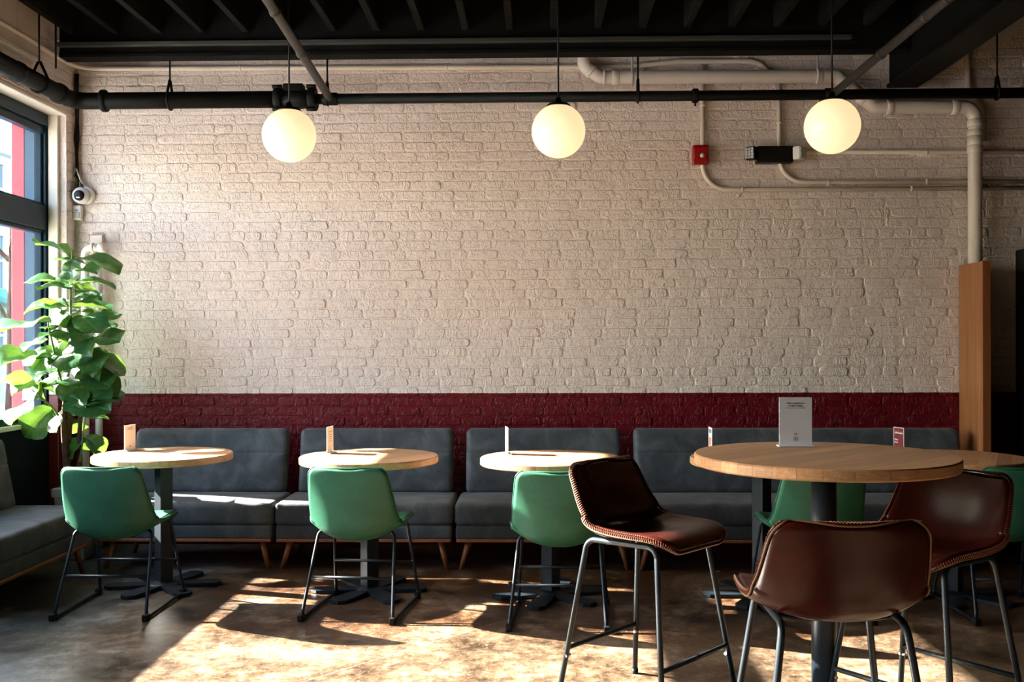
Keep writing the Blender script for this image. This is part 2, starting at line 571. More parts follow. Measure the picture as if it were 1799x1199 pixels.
def leaf_mat(name, lo, hi):
    m, t, b = nt(name)
    info = t.nodes.new('ShaderNodeObjectInfo')
    co = objco(t)
    n = noise_tex(t, 6.0, 3, 0.5, co)
    c = mixc(t, info.outputs['Random'], lo, hi)
    c = mixc(t, mth(t, 'MULTIPLY', n.outputs[0], 0.3), c, tuple(min(1, x * 1.5) for x in hi))
    # pale midrib and side veins
    sep = t.nodes.new('ShaderNodeSeparateXYZ'); L(t, co, sep.inputs[0])
    ay = mth(t, 'ABSOLUTE', sep.outputs[1])
    rib = mth(t, 'LESS_THAN', ay, 0.010)
    vv = mth(t, 'FRACT', mth(t, 'MULTIPLY', mth(t, 'SUBTRACT', sep.outputs[0], mth(t, 'MULTIPLY', ay, 0.7)), 7.0))
    rib2 = mth(t, 'MULTIPLY', mth(t, 'LESS_THAN', vv, 0.07), 0.5)
    rr = mth(t, 'MULTIPLY', mth(t, 'MAXIMUM', rib, rib2), 0.6)
    c = mixc(t, rr, c, (0.22, 0.36, 0.10))
    L(t, c, b.inputs['Base Color'])
    b.inputs['Roughness'].default_value = 0.32
    tl = N(t, 'ShaderNodeBsdfTranslucent')
    L(t, mixc(t, 0.5, c, (0.26, 0.42, 0.035)), tl.inputs['Color'])
    mx = N(t, 'ShaderNodeMixShader'); mx.inputs[0].default_value = 0.30
    L(t, b.outputs[0], mx.inputs[1]); L(t, tl.outputs[0], mx.inputs[2])
    L(t, mx.outputs[0], t.nodes['Material Output'].inputs['Surface'])
    MATS[name] = m
leaf_mat('leaf', (0.010, 0.055, 0.020), (0.026, 0.110, 0.028))
plain('bark', (0.070, 0.032, 0.020), 0.85, 0, 0.3, 0.5, 14, 0.5, 50)
plain('stem_green', (0.16, 0.22, 0.07), 0.6)
M = MATS

XL, YB, XR, YF, ZC = -3.14, 6.72, 4.2, -5.0, 3.60
SILL, HEAD = 0.856, 2.896

# ================================================================== THE SETTING
floor = obj('floor', box(-3.5, XR + 0.2, YF - 0.2, YB + 0.3, -0.15, 0.0), M['concrete'])
tag(floor, 'stained brown and grey polished concrete floor', kind='structure')

# ---- brick pieces: thick-painted, slightly irregular, shared between copies
def brick_mesh(length, height, seed):
    rnd = random.Random(seed)
    hl, hh, c = length / 2, height / 2, 0.010
    base = [(-hl + c, -hh), (0.0, -hh), (hl - c, -hh), (hl, -hh + c), (hl, hh - c), (hl - c, hh), (0.0, hh), (-hl + c, hh), (-hl, hh - c), (-hl, -hh + c)]
    out = [(x + rnd.uniform(-0.004, 0.004), z + rnd.uniform(-0.0028, 0.0028)) for x, z in base]
    n = len(out)
    verts = []
    for x, z in out: verts.append((x, 0.014, z))
    for x, z in out: verts.append((x * 0.994, 0.0012 + rnd.uniform(-0.0004, 0.0004), z * 0.980))
    for x, z in out: verts.append((x - math.copysign(0.0045, x) * (x != 0), 0.0, z - math.copysign(0.0045, z)))
    verts.append((rnd.uniform(-0.02, 0.02), -0.0002, 0))
    faces = []
    for l in range(2):
        for i in range(n):
            j = (i + 1) % n
            faces.append((l * n + i, l * n + j, (l + 1) * n + j, (l + 1) * n + i))
    for i in range(n):
        faces.append((2 * n + i, 2 * n + (i + 1) % n, 3 * n))
    me = mesh('brick', verts, faces, True)
    for p in me.polygons:
        if len(p.vertices) == 3: p.use_smooth = False
    return me
BRICK_L, BRICK_H, PITCH = 0.2035, 0.0565, 0.0665
STRETCH = [brick_mesh(BRICK_L, BRICK_H, 100 + i) for i in range(10)]
HEADERS = [brick_mesh(0.096, BRICK_H, 200 + i) for i in range(6)]

def brick_layout(x0, x1, z0, z1, rnd, header_every=14, first_header=3):
    out = []
    row, z = 0, z0
    while z + PITCH <= z1 + 0.03:
        head = (row % header_every) == first_header
        step = 0.107 if head else 0.2145
        x = x0 + (0.0 if row % 2 else -step / 2) + rnd.uniform(-0.02, 0.02)
        while x < x1:
            w = step * (rnd.uniform(0.94, 1.06) if rnd.random() > 0.14 else rnd.choice((0.55, 1.5, 1.95)))
            a, b = max(x, x0), min(x + w, x1)
            if b - a > 0.05:
                out.append((a, b, z, head))
            x += w
        z += PITCH * rnd.uniform(0.985, 1.015)
        row += 1
    return out

def lay_bricks(parent, items, place, mat, limit, near):
    """items: layout; place(cx, z) -> (loc, rotz); the nearest pieces are single parts, the rest one joined part."""
    rnd = random.Random(3)
    recs = []
    for (a, b, z, head) in items:
        w = b - a - 0.011
        src = rnd.choice(HEADERS if (head or w < 0.13) else STRETCH)
        base = 0.096 if (head or w < 0.13) else BRICK_L
        loc, rz = place((a + b) / 2, z + PITCH / 2)
        loc = Vector(loc) + Vector((0, 0, rnd.uniform(-0.0012, 0.0012)))
        dn = Matrix.Rotation(rz, 3, 'Z') @ Vector((0, rnd.gauss(0, 0.0013), 0))
        rot = (rnd.uniform(-0.010, 0.010), rnd.uniform(-0.010, 0.010), rz + rnd.uniform(-0.005, 0.005))
        recs.append((src, loc + dn, rot, w / base))
    recs.sort(key=lambda r: near(r[1]))
    for me in STRETCH + HEADERS:
        if len(me.materials) == 0: me.materials.append(mat)
    for (src, loc, rot, sx) in recs[:limit]:
        o = obj('brick', src, None, parent, loc, rot, (sx, 1, 1))
        o.material_slots[0].link = 'OBJECT'
        o.material_slots[0].material = mat
    rest = recs[limit:]
    if rest:
        verts, faces, flags = [], [], []
        for (src, loc, rot, sx) in rest:
            mtx = Matrix.Translation(loc) @ Matrix.Rotation(rot[2], 4, 'Z') @ Matrix.Rotation(rot[1], 4, 'Y') @ Matrix.Rotation(rot[0], 4, 'X') @ Matrix.Diagonal((sx, 1, 1, 1))
            k = len(verts)
            verts += [tuple(mtx @ v.co) for v in src.vertices]
            faces += [tuple(k + i for i in p.vertices) for p in src.polygons]
            flags += [p.use_smooth for p in src.polygons]
        bw = mesh('brickwork', verts, faces)
        bw.polygons.foreach_set('use_smooth', flags)
        o = obj('brickwork', bw, mat, parent)
        o['kind'] = 'stuff'

# ---- back wall
wall_back = obj('wall_back', box(-3.5, XR + 0.2, YB + 0.0032, YB + 0.30, 0.0, ZC), M['painted_brick'])
tag(wall_back, 'painted brick wall, cream above a dark red dado', kind='structure')
cam_p = Vector((0, 0, 1.355))
def near_back(p):
    return (p - cam_p).length + (100 if p.z < 0.84 else 0)
lay_bricks(wall_back, brick_layout(-3.13, 4.0, 0.004, 3.42, random.Random(11)), lambda c, z: ((c, YB, z), 0.0), M['painted_brick'], 300, near_back)

# ---- left wall with the shop windows
WIN = [(1.00, 6.60)]
pieces = []
ys = [YF - 0.2] + sorted([v for w in WIN for v in w]) + [YB + 0.3]
for i in range(0, len(ys), 2):
    pieces.append((-3.50, XL - 0.0055, ys[i], ys[i + 1], 0.0, ZC))
for (a, b) in WIN:
    pieces.append((-3.50, -3.285, a, b, 0.0, SILL - 0.03))
    pieces.append((-3.50, XL - 0.0055, a, b, HEAD, ZC))
wall_left = obj('wall_left', boxes(pieces), M['painted_brick'])
tag(wall_left, 'painted brick window wall on the left', kind='structure')
items = [i for i in brick_layout(4.6, YB, 2.925, 3.42, random.Random(21), 14, 9)]
items += [(6.601, 6.718, z * PITCH + 0.004, True) for z in range(0, 44)]
lay_bricks(wall_left, items, lambda c, z: ((XL, c, z), R(90)), M['painted_brick'], 300, lambda p: (p - cam_p).length)

wall_right = obj('wall_right', box(XR, XR + 0.2, YF - 0.2, YB + 0.3, 0.0, ZC), M['black_wall'])
tag(wall_right, 'dark wall on the right', kind='structure')
wall_front = obj('wall_front', box(-3.5, XR + 0.2, YF - 0.2, YF, 0.0, ZC), M['rear_wall'])
tag(wall_front, 'plain wall behind the viewer', kind='structure')

# ---- ceiling with exposed joists
ceiling = obj('ceiling', box(-3.5, XR + 0.2, YF - 0.2, YB + 0.3, ZC, ZC + 0.15), M['ceiling_black'])
tag(ceiling, 'black ceiling of rough boards and exposed joists', kind='structure')
jm = box(-0.022, 0.022, YF, 6.30, 3.347, ZC, 0.003, 1)
for k in range(26):
    x = -2.965 + 0.28 * k
    if x > XR - 0.05: break
    if 2.30 < x < 2.60: continue
    obj('joist', jm, M['joist_grey'], ceiling, (x, 0, 0))

# ---- windows
def window(n, y0, y1, mulls):
    w = empty('window_%d' % n, (-3.30, (y0 + y1) / 2, 0), kind='structure', label='tall shop window in a dark blue frame')
    ox, oy = -3.30, (y0 + y1) / 2
    def part(name, b, mat, bev=0.004):
        x0_, x1_, a, c, z0_, z1_ = b
        return obj(name, box(x0_ - ox, x1_ - ox, a - oy, c - oy, z0_, z1_, bev, 1), M[mat], w)
    part('head_frame', (-3.345, -3.256, y0, y1, 2.815, HEAD), 'frame_blue')
    part('head_bead', (-3.335, -3.275, y0, y1, 2.765, 2.815), 'frame_blue')
    part('transom', (-3.345, -3.262, y0, y1, 2.125, 2.285), 'frame_blue')
    part('transom_bead', (-3.335, -3.280, y0, y1, 2.285, 2.305), 'frame_blue')
    part('transom_bead', (-3.335, -3.280, y0, y1, 2.100, 2.125), 'frame_blue')
    part('bottom_rail', (-3.345, -3.275, y0, y1, SILL, SILL + 0.045), 'frame_blue')
    for (a, c) in ((y0, y0 + 0.045), (y1 - 0.045, y1)):
        part('jamb_frame', (-3.345, -3.262, a, c, SILL, HEAD), 'frame_blue')
    for (a, c) in ((y0 + 0.045, y0 + 0.065), (y1 - 0.065, y1 - 0.045)):
        part('jamb_bead', (-3.335, -3.285, a, c, SILL, HEAD), 'frame_blue')
    for (a, c) in ((y0, y0 + 0.030), (y1 - 0.030, y1)):
        part('outer_jamb', (-3.415, -3.345, a, c, SILL, HEAD), 'frame_blue_lit')
        part('outer_trim', (-3.505, -3.415, a, c, SILL, HEAD), 'frame_red')
    part('outer_trim', (-3.505, -3.345, y0, y1, HEAD - 0.05, HEAD), 'frame_red')
    for m_ in mulls:
        part('mullion', (-3.345, -3.262, m_ - 0.024, m_ + 0.024, SILL, HEAD), 'frame_blue')
    part('sill', (-3.52, -3.235, y0, y1, SILL - 0.03, SILL), 'sill_paint')
    cuts = [y0 + 0.04] + mulls + [y1 - 0.04]
    for i in range(len(cuts) - 1):
        for (za, zb) in ((SILL + 0.02, 2.13), (2.28, 2.79)):
            obj('pane', box(-0.003, 0.003, cuts[i] - oy, cuts[i + 1] - oy, za, zb), M['glass'], w)
    return w
window(1, *WIN[0], [2.60, 4.25])

t1 = obj('trim_1', box(-3.258, -3.192, 6.574, 6.602, 1.025, HEAD, 0.003, 1), M['trim_paint'])
tag(t1, 'cream painted board lining the window jamb', kind='structure')
t2 = obj('trim_2', box(-3.258, XL + 0.003, 1.0, 6.602, HEAD - 0.002, HEAD + 0.025, 0.004, 1), M['trim_paint'])
tag(t2, 'cream painted board lining the window head', kind='structure')
M['trim_red'] = plain('trim_red', (0.14, 0.010, 0.018), 0.4)
t3 = obj('trim_3', box(-3.258, -3.192, 6.574, 6.602, 0.0, 1.024, 0.003, 1), M['trim_red'])
tag(t3, 'dark red lower part of the window jamb board', kind='structure')
t4 = obj('trim_4', boxes([(-3.284, -3.264, a, b, 0.0, SILL - 0.031) for a, b in WIN]), M['panel_dark'])
tag(t4, 'dark panel boarding below the window sill', kind='structure')

# ================================================================== OUTSIDE
ground = obj('street_ground', box(-40, -6.6, -30, 70, -0.32, -0.20), M['street'])
tag(ground, 'grey asphalt street outside the window', kind='structure')
pav = obj('sidewalk', box(-6.6, -3.5, -30, 70, -0.32, -0.08), M['pavement'])
tag(pav, 'pale concrete sidewalk outside the window', kind='structure')

bld = empty('street_building', (-18.0, 24.0, -0.2), 0, 'pale grey two-storey building across the street', 'building')
obj('wall', box(-8, 0, -14, 26, 0, 8.3, 0.03, 1), M['facade'], bld)
obj('cornice', box(-8.1, 0.25, -14.1, 26.1, 8.0, 8.45, 0.04, 1), M['facade_trim'], bld)
wm = boxes([(0.0, 0.10, -0.75, -0.62, -0.95, 0.95), (0.0, 0.10, 0.62, 0.75, -0.95, 0.95), (0.0, 0.10, -0.62, 0.62, 0.83, 0.95), (0.0, 0.14, -0.85, 0.85, -1.07, -0.95), (0.0, 0.08, -0.62, 0.62, -0.04, 0.04)])
pm = box(0.005, 0.03, -0.63, 0.63, -0.95, 0.84)
for zi in (1.9, 4.4, 6.8):
    for k in range(13):
        f = obj('window', wm, M['facade_trim'], bld, (0.0, -12.5 + 3.0 * k, zi))
        obj('window_pane', pm, M['facade_glass'], f)
for k in range(4):
    a = obj('shop_awning', prism([(0.0, 3.5), (1.2, 3.0), (1.2, 2.85), (0.0, 3.3)], -1.6, 1.6, 'Y'), M['awning'], bld, (0.0, -9.0 + 9.0 * k, 0))

def car(loc, rz):
    c = empty('parked_car', loc, rz, 'pale blue-grey car parked on the street outside', 'car')
    side = [(-2.2, 0.30), (2.15, 0.30), (2.22, 0.62), (2.05, 0.80), (1.10, 0.93), (0.45, 1.42), (-1.15, 1.45), (-1.85, 0.98), (-2.22, 0.90)]
    bm = bmesh.new(); bm.from_mesh(prism(side, -0.86, 0.86, 'Y'))
    bmesh.ops.bevel(bm, geom=list(bm.edges), offset=0.07, segments=3, affect='EDGES')
    me = bpy.data.meshes.new('car_body'); bm.to_mesh(me); bm.free()
    me.polygons.foreach_set('use_smooth', [True] * len(me.polygons))
    obj('body', me, M['car_paint'], c)
    for s in (-1, 1):
        obj('side_window', prism([(0.95, 0.97), (0.40, 1.36), (-1.10, 1.38), (-1.60, 1.0)], s * 0.85, s * 0.872, 'Y'), M['car_glass'], c)
        for x in (-1.35, 1.35):
            obj('wheel', lathe([(0.20, -0.11), (0.31, -0.10), (0.33, -0.06), (0.33, 0.06), (0.31, 0.10), (0.20, 0.11)], 20, 'Y'), M['tyre'], c, (x, s * 0.78, 0.33))
    return c
car((-8.2, 15.6, -0.2), R(90))

def street_tree(loc):
    c = empty('street_tree', loc, 0, 'bare thin-branched street tree seen through the window', 'tree')
    rnd = random.Random(4)
    obj('trunk', tube([(0, 0, 0), (0.03, 0.02, 1.2), (0.0, 0.05, 2.4), (0.05, 0.0, 4.2)], [0.10, 0.085, 0.065, 0.02], 8), M['bark'], c)
    for k in range(14):
        z = 1.4 + 0.2 * k
        a = rnd.uniform(0, 6.28); l = rnd.uniform(0.7, 1.3)
        p = [(0.02, 0.03, z)]
        for s in (0.35, 0.7, 1.0):
            p.append((math.cos(a) * l * s * 0.8 + rnd.uniform(-.06, .06), math.sin(a) * l * s * 0.8 + rnd.uniform(-.06, .06), z + l * s * 0.9))
        obj('branch', tube(p, [0.028, 0.020, 0.013, 0.006], 6), M['bark'], c)
street_tree((-6.3, 11.8, -0.08))

# ================================================================== BEAMS, PIPES
b = empty('steel_beam', (0, 6.36, 3.20), 0, 'black steel beam along the top of the brick wall', 'beam')
obj('web', box(-3.05, 2.345, -0.05, 0.05, 0.02, 0.399), M['black_beam'], b)
obj('bottom_flange', box(-3.05, 2.345, -0.06, 0.06, 0.0, 0.022, 0.002, 1), M['black_beam'], b)
obj('edge_strip', box(-3.05, 1.98, -0.085, -0.05, 0.062, 0.090, 0.003, 1), M['strip_grey'], b)
b = empty('cross_beam', (2.447, 2.0, 3.06), 0, 'deep black beam running towards the viewer at upper right', 'beam')
obj('web', box(-0.085, 0.085, -7.0, 4.715, 0.02, 0.54), M['black_beam'], b)
obj('bottom_flange', box(-0.104, 0.104, -7.0, 4.715, 0.0, 0.024, 0.003, 1), M['black_pipe'], b)

def hanger(parent, x, y, z, r, top, rot=0.0):
    """Threaded rod and clevis loop round a pipe centred at (x, y, z)."""
    q = obj('hanger_rod', tube([(0, 0, r + 0.07), (0, 0, top - z)], 0.006, 6), M['black_pipe'], parent, (x, y, z))
    s = Matrix.Rotation(rot, 3, 'Z')
    pts = [s @ Vector((0, -0.006, r + 0.075))] + [s @ Vector((0, (r + 0.005) * math.cos(a), (r + 0.005) * math.sin(a))) for a in [R(160 + 220 * k / 14) for k in range(15)]] + [s @ Vector((0, 0.006, r + 0.075))]
    obj('clevis_loop', tube(pts, 0.009, 6), M['black_pipe'], parent, (x, y, z))

sp = empty('sprinkler_pipe', (0, 0, 0), 0, 'black sprinkler main running along the wall tops with two branches', 'pipe')
PZ = 2.942
main = fillet([(-3.0, 0.5, PZ + 0.01), (-3.0, 6.40, PZ), (-1.64, 6.40, PZ)], 0.10, 8)
obj('thick_run', tube(main, 0.054, 20), M['black_pipe'], sp)
obj('thin_run', tube([(-1.56, 6.40, PZ), (XR, 6.40, PZ)], 0.033, 16), M['black_pipe'], sp)
for (p, d, r, w) in (((-3.0, 6.20, PZ), (0, 1, 0), 0.064, 0.05), ((-2.80, 6.40, PZ), (1, 0, 0), 0.072, 0.035), ((-3.0, 5.70, PZ), (0, 1, 0), 0.060, 0.05)):
    obj('coupling', ring_on(p, d, r, w), M['black_pipe'], sp)
obj('valve_body', lathe([(0.045, -0.085), (0.060, -0.075), (0.064, 0.0), (0.060, 0.075), (0.045, 0.085)], 20, 'X'), M['black_pipe'], sp, (-1.55, 6.40, PZ))
obj('valve_cap', box(-0.065, 0.065, -0.045, 0.045, 0.03, 0.095, 0.012), M['black_pipe'], sp, (-1.56, 6.40, PZ))
for x in (-1.66, -1.44):
    obj('clamp', ring_on((x, 6.40, PZ), (1, 0, 0), 0.077, 0.05), M['black_pipe'], sp)
    for s in (-1, 1):
        obj('clamp_bolt', tube([(x - 0.03, 6.36, PZ + s * 0.072), (x + 0.03, 6.36, PZ + s * 0.072)], 0.013, 6), M['black_pipe'], sp)
obj('clamp', ring_on((1.02, 6.40, PZ), (1, 0, 0), 0.046, 0.04), M['black_pipe'], sp)
obj('clamp_bolt', tube([(1.02, 6.40, PZ - 0.065), (1.02, 6.40, PZ - 0.02)], 0.007, 6), M['black_pipe'], sp)
for (xa, za, xb, zb) in ((-1.327, PZ, -1.30, 3.03), (1.89, PZ, 1.925, 2.965)):
    dx, dz = (xb - xa) / 1.6, (zb - za) / 1.6
    obj('branch_pipe', tube([(xa, 6.42, za), (xa + dx * 7.0, -0.6, za + dz * 7.0)], 0.025, 14), M['branch_grey'], sp)
    for yy in (5.55, 4.95, 4.7):
        k = 6.4 - yy
        obj('branch_collar', ring_on((xa + dx * k, yy, za + dz * k), (dx, -1, dz), 0.030, 0.03), M['branch_grey'], sp)
    obj('tee', ring_on((xa, 6.40, za), (1, 0, 0), 0.041, 0.10), M['black_pipe'], sp)
hanger(sp, -2.37, 6.40, PZ, 0.054, 3.25)
hanger(sp, -3.0, 5.95, PZ, 0.054, 3.60, R(90))
hanger(sp, -1.345, 6.40, PZ, 0.033, 3.25)
hanger(sp, 0.655, 6.40, PZ, 0.033, 3.25)
hanger(sp, 2.93, 6.40, PZ, 0.033, 3.60)
obj('hanger_rod', tube([(-3.02, 6.20, 3.10), (-3.02, 6.20, 3.60)], 0.007, 6), M['black_pipe'], sp)

# ---- white plastic drain
dp = empty('drain_pipe', (0, 0, 0), 0, 'cream painted plastic drain pipe stepping down to the wooden panel', 'pipe')
PY = 6.626
path = fillet([(0.322, PY, 3.315), (0.322, PY, 3.20), (0.43, PY, 3.125), (1.99, PY, 3.119), (2.235, PY, 2.912), (2.888, PY, 2.905), (2.888, PY, 1.55)], [0.07, 0.07, 0.06, 0.06, 0.075], 8)
obj('pipe_run', tube(path, 0.044, 22), M['pvc_paint'], dp)
for (p, d, w) in (((0.322, PY, 3.29), (0, 0, 1), 0.055), ((0.37, PY, 3.165), (0.7, 0, -0.7), 0.03), ((0.53, PY, 3.124), (1, 0, 0), 0.05), ((0.455, PY, 3.126), (1, 0, 0), 0.02),
                  ((1.87, PY, 3.119), (1, 0, 0), 0.045), ((2.06, PY, 3.06), (1, 0, -0.85), 0.05), ((2.16, PY, 2.975), (1, 0, -0.85), 0.05), ((2.33, PY, 2.911), (1, 0, 0), 0.05),
                  ((2.755, PY, 2.906), (1, 0, 0), 0.05), ((2.888, PY, 2.80), (0, 0, 1), 0.05), ((2.888, PY, 2.735), (0, 0, 1), 0.045), ((2.888, PY, 2.63), (0, 0, 1), 0.055)):
    obj('collar', ring_on(p, d, 0.0495, w), M['pvc_paint'], dp)
obj('sleeve', tube([(2.888, PY, 2.64), (2.888, PY, 2.72)], 0.0475, 22), M['pvc_paint'], dp)
for x in (0.64, 1.86):
    obj('strap', ring_on((x, PY, 3.121), (1, 0, 0), 0.052, 0.016), M['grey_plastic'], dp)
    obj('strap_rod', tube([(x, PY, 3.165), (x, PY, 3.28)], 0.007, 6), M['grey_plastic'], dp)

# ---- conduits
CY = 6.697
def conduit(label, pts, rad, straps=(), fr=0.12, branches=()):
    c = empty('conduit', (0, 0, 0), 0, label, 'conduit')
    obj('tube_run', tube(fillet(pts, fr, 8), rad, 12), M['conduit_paint'], c)
    for bp in branches:
        obj('tube_run', tube(fillet(bp, fr, 8), rad, 12), M['conduit_paint'], c)
    for (p, d) in straps:
        obj('pipe_clip', ring_on(p, d, rad + 0.004, 0.018), M['conduit_paint'], c)
    return c
conduit('long cream conduit just below the black beam, bending round the corner', [(-3.112, 4.4, 3.235), (-3.112, CY, 3.236), (0.5, CY, 3.214), (0.62, CY, 3.214), (0.95, CY, 3.246), (1.48, CY, 3.243), (1.62, CY, 3.12)], 0.017, [((-0.6, CY, 3.22), (1, 0, 0)), ((-2.0, CY, 3.23), (1, 0, 0))], 0.16)
conduit('thin cream conduit dropping through the red alarm and running right', [(1.117, CY, 3.224), (1.115, CY, 2.385), (4.0, CY, 2.384)], 0.0155, [((1.117, CY, 2.95), (0, 0, 1)), ((1.38, CY, 2.385), (1, 0, 0)), ((2.5, CY, 2.385), (1, 0, 0))], 0.17)
conduit('thin cream conduit dropping through the emergency light and running right', [(1.626, CY, 3.10), (1.624, CY, 2.432), (4.0, CY, 2.426)], 0.0155, [((1.625, CY, 2.83), (0, 0, 1)), ((1.95, CY, 2.43), (1, 0, 0)), ((2.6, CY, 2.43), (1, 0, 0))], 0.17)
conduit('short straight conduit running right from the emergency light', [(1.74, CY, 2.632), (4.0, CY, 2.620)], 0.0145, [((1.86, CY, 2.63), (1, 0, 0)), ((2.6, CY, 2.626), (1, 0, 0))])
conduit('dim conduit dropping beside the cross beam at far right', [(2.875, CY, 3.45), (2.872, CY, 3.0), (2.97, CY, 2.92), (2.97, CY, 2.70)], 0.022, [((2.873, CY, 3.05), (0, 0, 1))], 0.06)

# ---- fire alarm strobe
fa = empty('fire_alarm', (1.098, 6.715, 2.615), 0, 'red fire alarm strobe on the cream brick wall', 'alarm')
obj('housing', box(-0.054, 0.054, -0.060, 0.0, -0.066, 0.066, 0.014, 3), M['red_plastic'], fa)
obj('face_plate', box(-0.030, 0.046, -0.068, -0.058, -0.052, 0.052, 0.008, 2), M['red_plastic'], fa)
obj('strobe_lens', lathe([(0.017, 0.0), (0.016, -0.008), (0.011, -0.014), (0.004, -0.016)], 16, 'Y'), M['lens'], fa, (0.008, -0.066, -0.008))
for k, ch in enumerate('FIRE'):
    obj('letter', text_mesh(ch, 0.012), M['card_white'], fa, (-0.043, -0.0606, 0.026 - 0.015 * k), (R(90), 0, 0))

# ---- emergency light
el = empty('emergency_light', (1.585, 6.715, 2.612), 0, 'black emergency light with two lamp heads on the brick wall', 'light')
obj('housing', box(-0.118, 0.118, -0.085, 0.0, -0.058, 0.052, 0.008, 2), M['black_plastic'], el)
for s in (-1, 1):
    h = obj('lamp_head', box(-0.036, 0.036, -0.060, 0.0, -0.044, 0.044, 0.012, 2), M['white_plastic'] if s > 0 else M['black_plastic'], el, (s * 0.138, -0.060, 0.002), (0, 0, R(s * 38)))
    obj('lamp_lens', boxes([(-0.031 + 0.021 * i, -0.012 + 0.021 * i, -0.068, -0.058, -0.037 + 0.0187 * j, -0.0195 + 0.0187 * j) for i in range(3) for j in range(4)], 0.003), M['lens'], h)

# ---- wooden panel and black cabinet at the right
wp = empty('wooden_panel', (2.845, 6.55, 0.0), 0, 'tall oak board fin standing against the wall at right', 'panel')
obj('board', box(-0.0275, -0.0065, -0.17, 0.165, 0.0, 1.872, 0.002, 1), M['oak_panel'], wp)
obj('front_return', box(-0.0275, 0.0235, -0.190, -0.170, 0.0, 1.874, 0.001, 1), plain('oak_edge', (0.24, 0.075, 0.022), 0.5, 0, 0.4, 0.15, 5), wp)
cb = empty('black_cabinet', (3.50, 6.50, 0.0), 0, 'tall black cabinet at the far right edge of the wall', 'cabinet')
obj('body', box(-0.315, 0.60, -0.19, 0.205, 0.0, 1.97, 0.006, 1), M['black_wall'], cb)
for k in range(2):
    d = obj('door', box(-0.30 + 0.45 * k, 0.14 + 0.45 * k, -0.21, -0.19, 0.06, 1.94, 0.004, 1), M['black_wall'], cb)
    obj('handle', tube(fillet([(0.09 + 0.13 * k, -0.21, 0.95), (0.09 + 0.13 * k, -0.24, 0.95), (0.09 + 0.13 * k, -0.24, 1.10), (0.09 + 0.13 * k, -0.21, 1.10)], 0.01, 4), 0.006, 8), M['black_steel'], d)

# ---- things in the window corner
bd = empty('wall_board', (-3.125, 5.4, 3.15), 0, 'beige board fixed high on the window wall', 'board')
obj('panel', box(0.0, 0.018, -0.5, 0.50, 0.0, 0.42, 0.003, 1), M['board_paint'], bd)
obj('panel', box(0.0, 0.018, 0.505, 0.78, 0.0, 0.42, 0.003, 1), M['board_paint'], bd)
obj('lip', box(0.0, 0.026, -0.5, 0.78, -0.025, 0.0, 0.003, 1), M['trim_paint'], bd)

sc_ = empty('security_camera', (-3.062, YB - 0.004, 2.375), 0, 'white dome security camera near the window corner', 'camera')
obj('base', lathe([(0.062, 0.0), (0.064, -0.012), (0.060, -0.030), (0.050, -0.036)], 24, 'Y'), M['white_plastic'], sc_)
obj('dome', lathe([(0.030, -0.024), (0.048, -0.034), (0.056, -0.052), (0.055, -0.070), (0.047, -0.088), (0.032, -0.100), (0.012, -0.106)], 24, 'Y'), M['white_plastic'], sc_, (-0.012, 0.0, -0.008))
eye = obj('lens_window', lathe([(0.036, 0.0), (0.036, -0.006), (0.030, -0.012), (0.010, -0.015)], 20, 'Y'), M['black_plastic'], sc_, (-0.006, -0.095, -0.012))
obj('lens_glint', box(-0.014, 0.010, -0.017, -0.012, -0.020, -0.012, 0.001, 1), M['lens'], eye)

ms = empty('motion_sensor', (-3.112, YB - 0.004, 2.255), 0, 'small white motion sensor box below the dome camera', 'sensor')
obj('case', box(-0.030, 0.030, -0.045, 0.0, -0.050, 0.050, 0.008, 2), M['white_plastic'], ms)
obj('window_lens', box(-0.024, 0.024, -0.049, -0.043, -0.040, 0.002, 0.004, 1), M['grey_plastic'], ms)
obj('slot', box(-0.012, 0.014, -0.0475, -0.043, 0.014, 0.018), M['black_plastic'], ms)

cbn = empty('cable_bundle', (-3.115, 6.69, 2.4), 0, 'black cables hanging down the wall corner to the dome camera', 'cable')
rnd = random.Random(9)
for k in range(4):
    pts = []
    for i in range(9):
        z = 0.80 - i * (0.80 - (0.10 if k < 3 else -0.08)) / 8
        pts.append((rnd.uniform(-0.008, 0.008) + 0.006 * (k - 1.5), rnd.uniform(-0.004, 0.004), z))
    if k == 1: pts.append((0.035, -0.012, 0.06)); pts.append((0.045, -0.01, 0.02))
    obj('cable', tube(fillet(pts, 0.05, 3), 0.0055, 6), M['black_plastic'], cbn)
obj('cable_end', tube(fillet([(-0.005, -0.008, 0.16), (-0.030, -0.012, 0.06), (-0.030, -0.012, -0.02), (0.01, -0.008, -0.05)], 0.03, 4), 0.005, 6), M['grey_plastic'], cbn)
obj('cable_end', tube(fillet([(0.002, -0.010, 0.15), (0.030, -0.014, 0.07), (0.046, -0.014, 0.05)], 0.03, 4), 0.005, 6), M['white_plastic'], cbn)

st = empty('standpipe', (-3.03, 6.62, 0.0), 0, 'white painted standpipe with an elbow behind the leafy plant', 'pipe')
obj('pipe_run', tube(fillet([(0, 0, 0), (0, 0, 2.01), (0.11, 0.0, 2.01)], 0.05, 8), 0.026, 16), M['pvc_paint'], st)
obj('pipe_run', tube([(0.075, 0.04, 0.0), (0.075, 0.04, 1.985)], 0.024, 16), M['pvc_paint'], st)
obj('cap', ring_on((0.115, 0, 2.01), (1, 0, 0), 0.034, 0.045), M['pvc_paint'], st)
obj('union_ring', ring_on((0.055, 0, 2.01), (1, 0, 0), 0.033, 0.02), M['pvc_paint'], st)
obj('back_plate', box(0.0, 0.085, 0.075, 0.092, 2.03, 2.105, 0.003, 1), M['pvc_paint'], st)

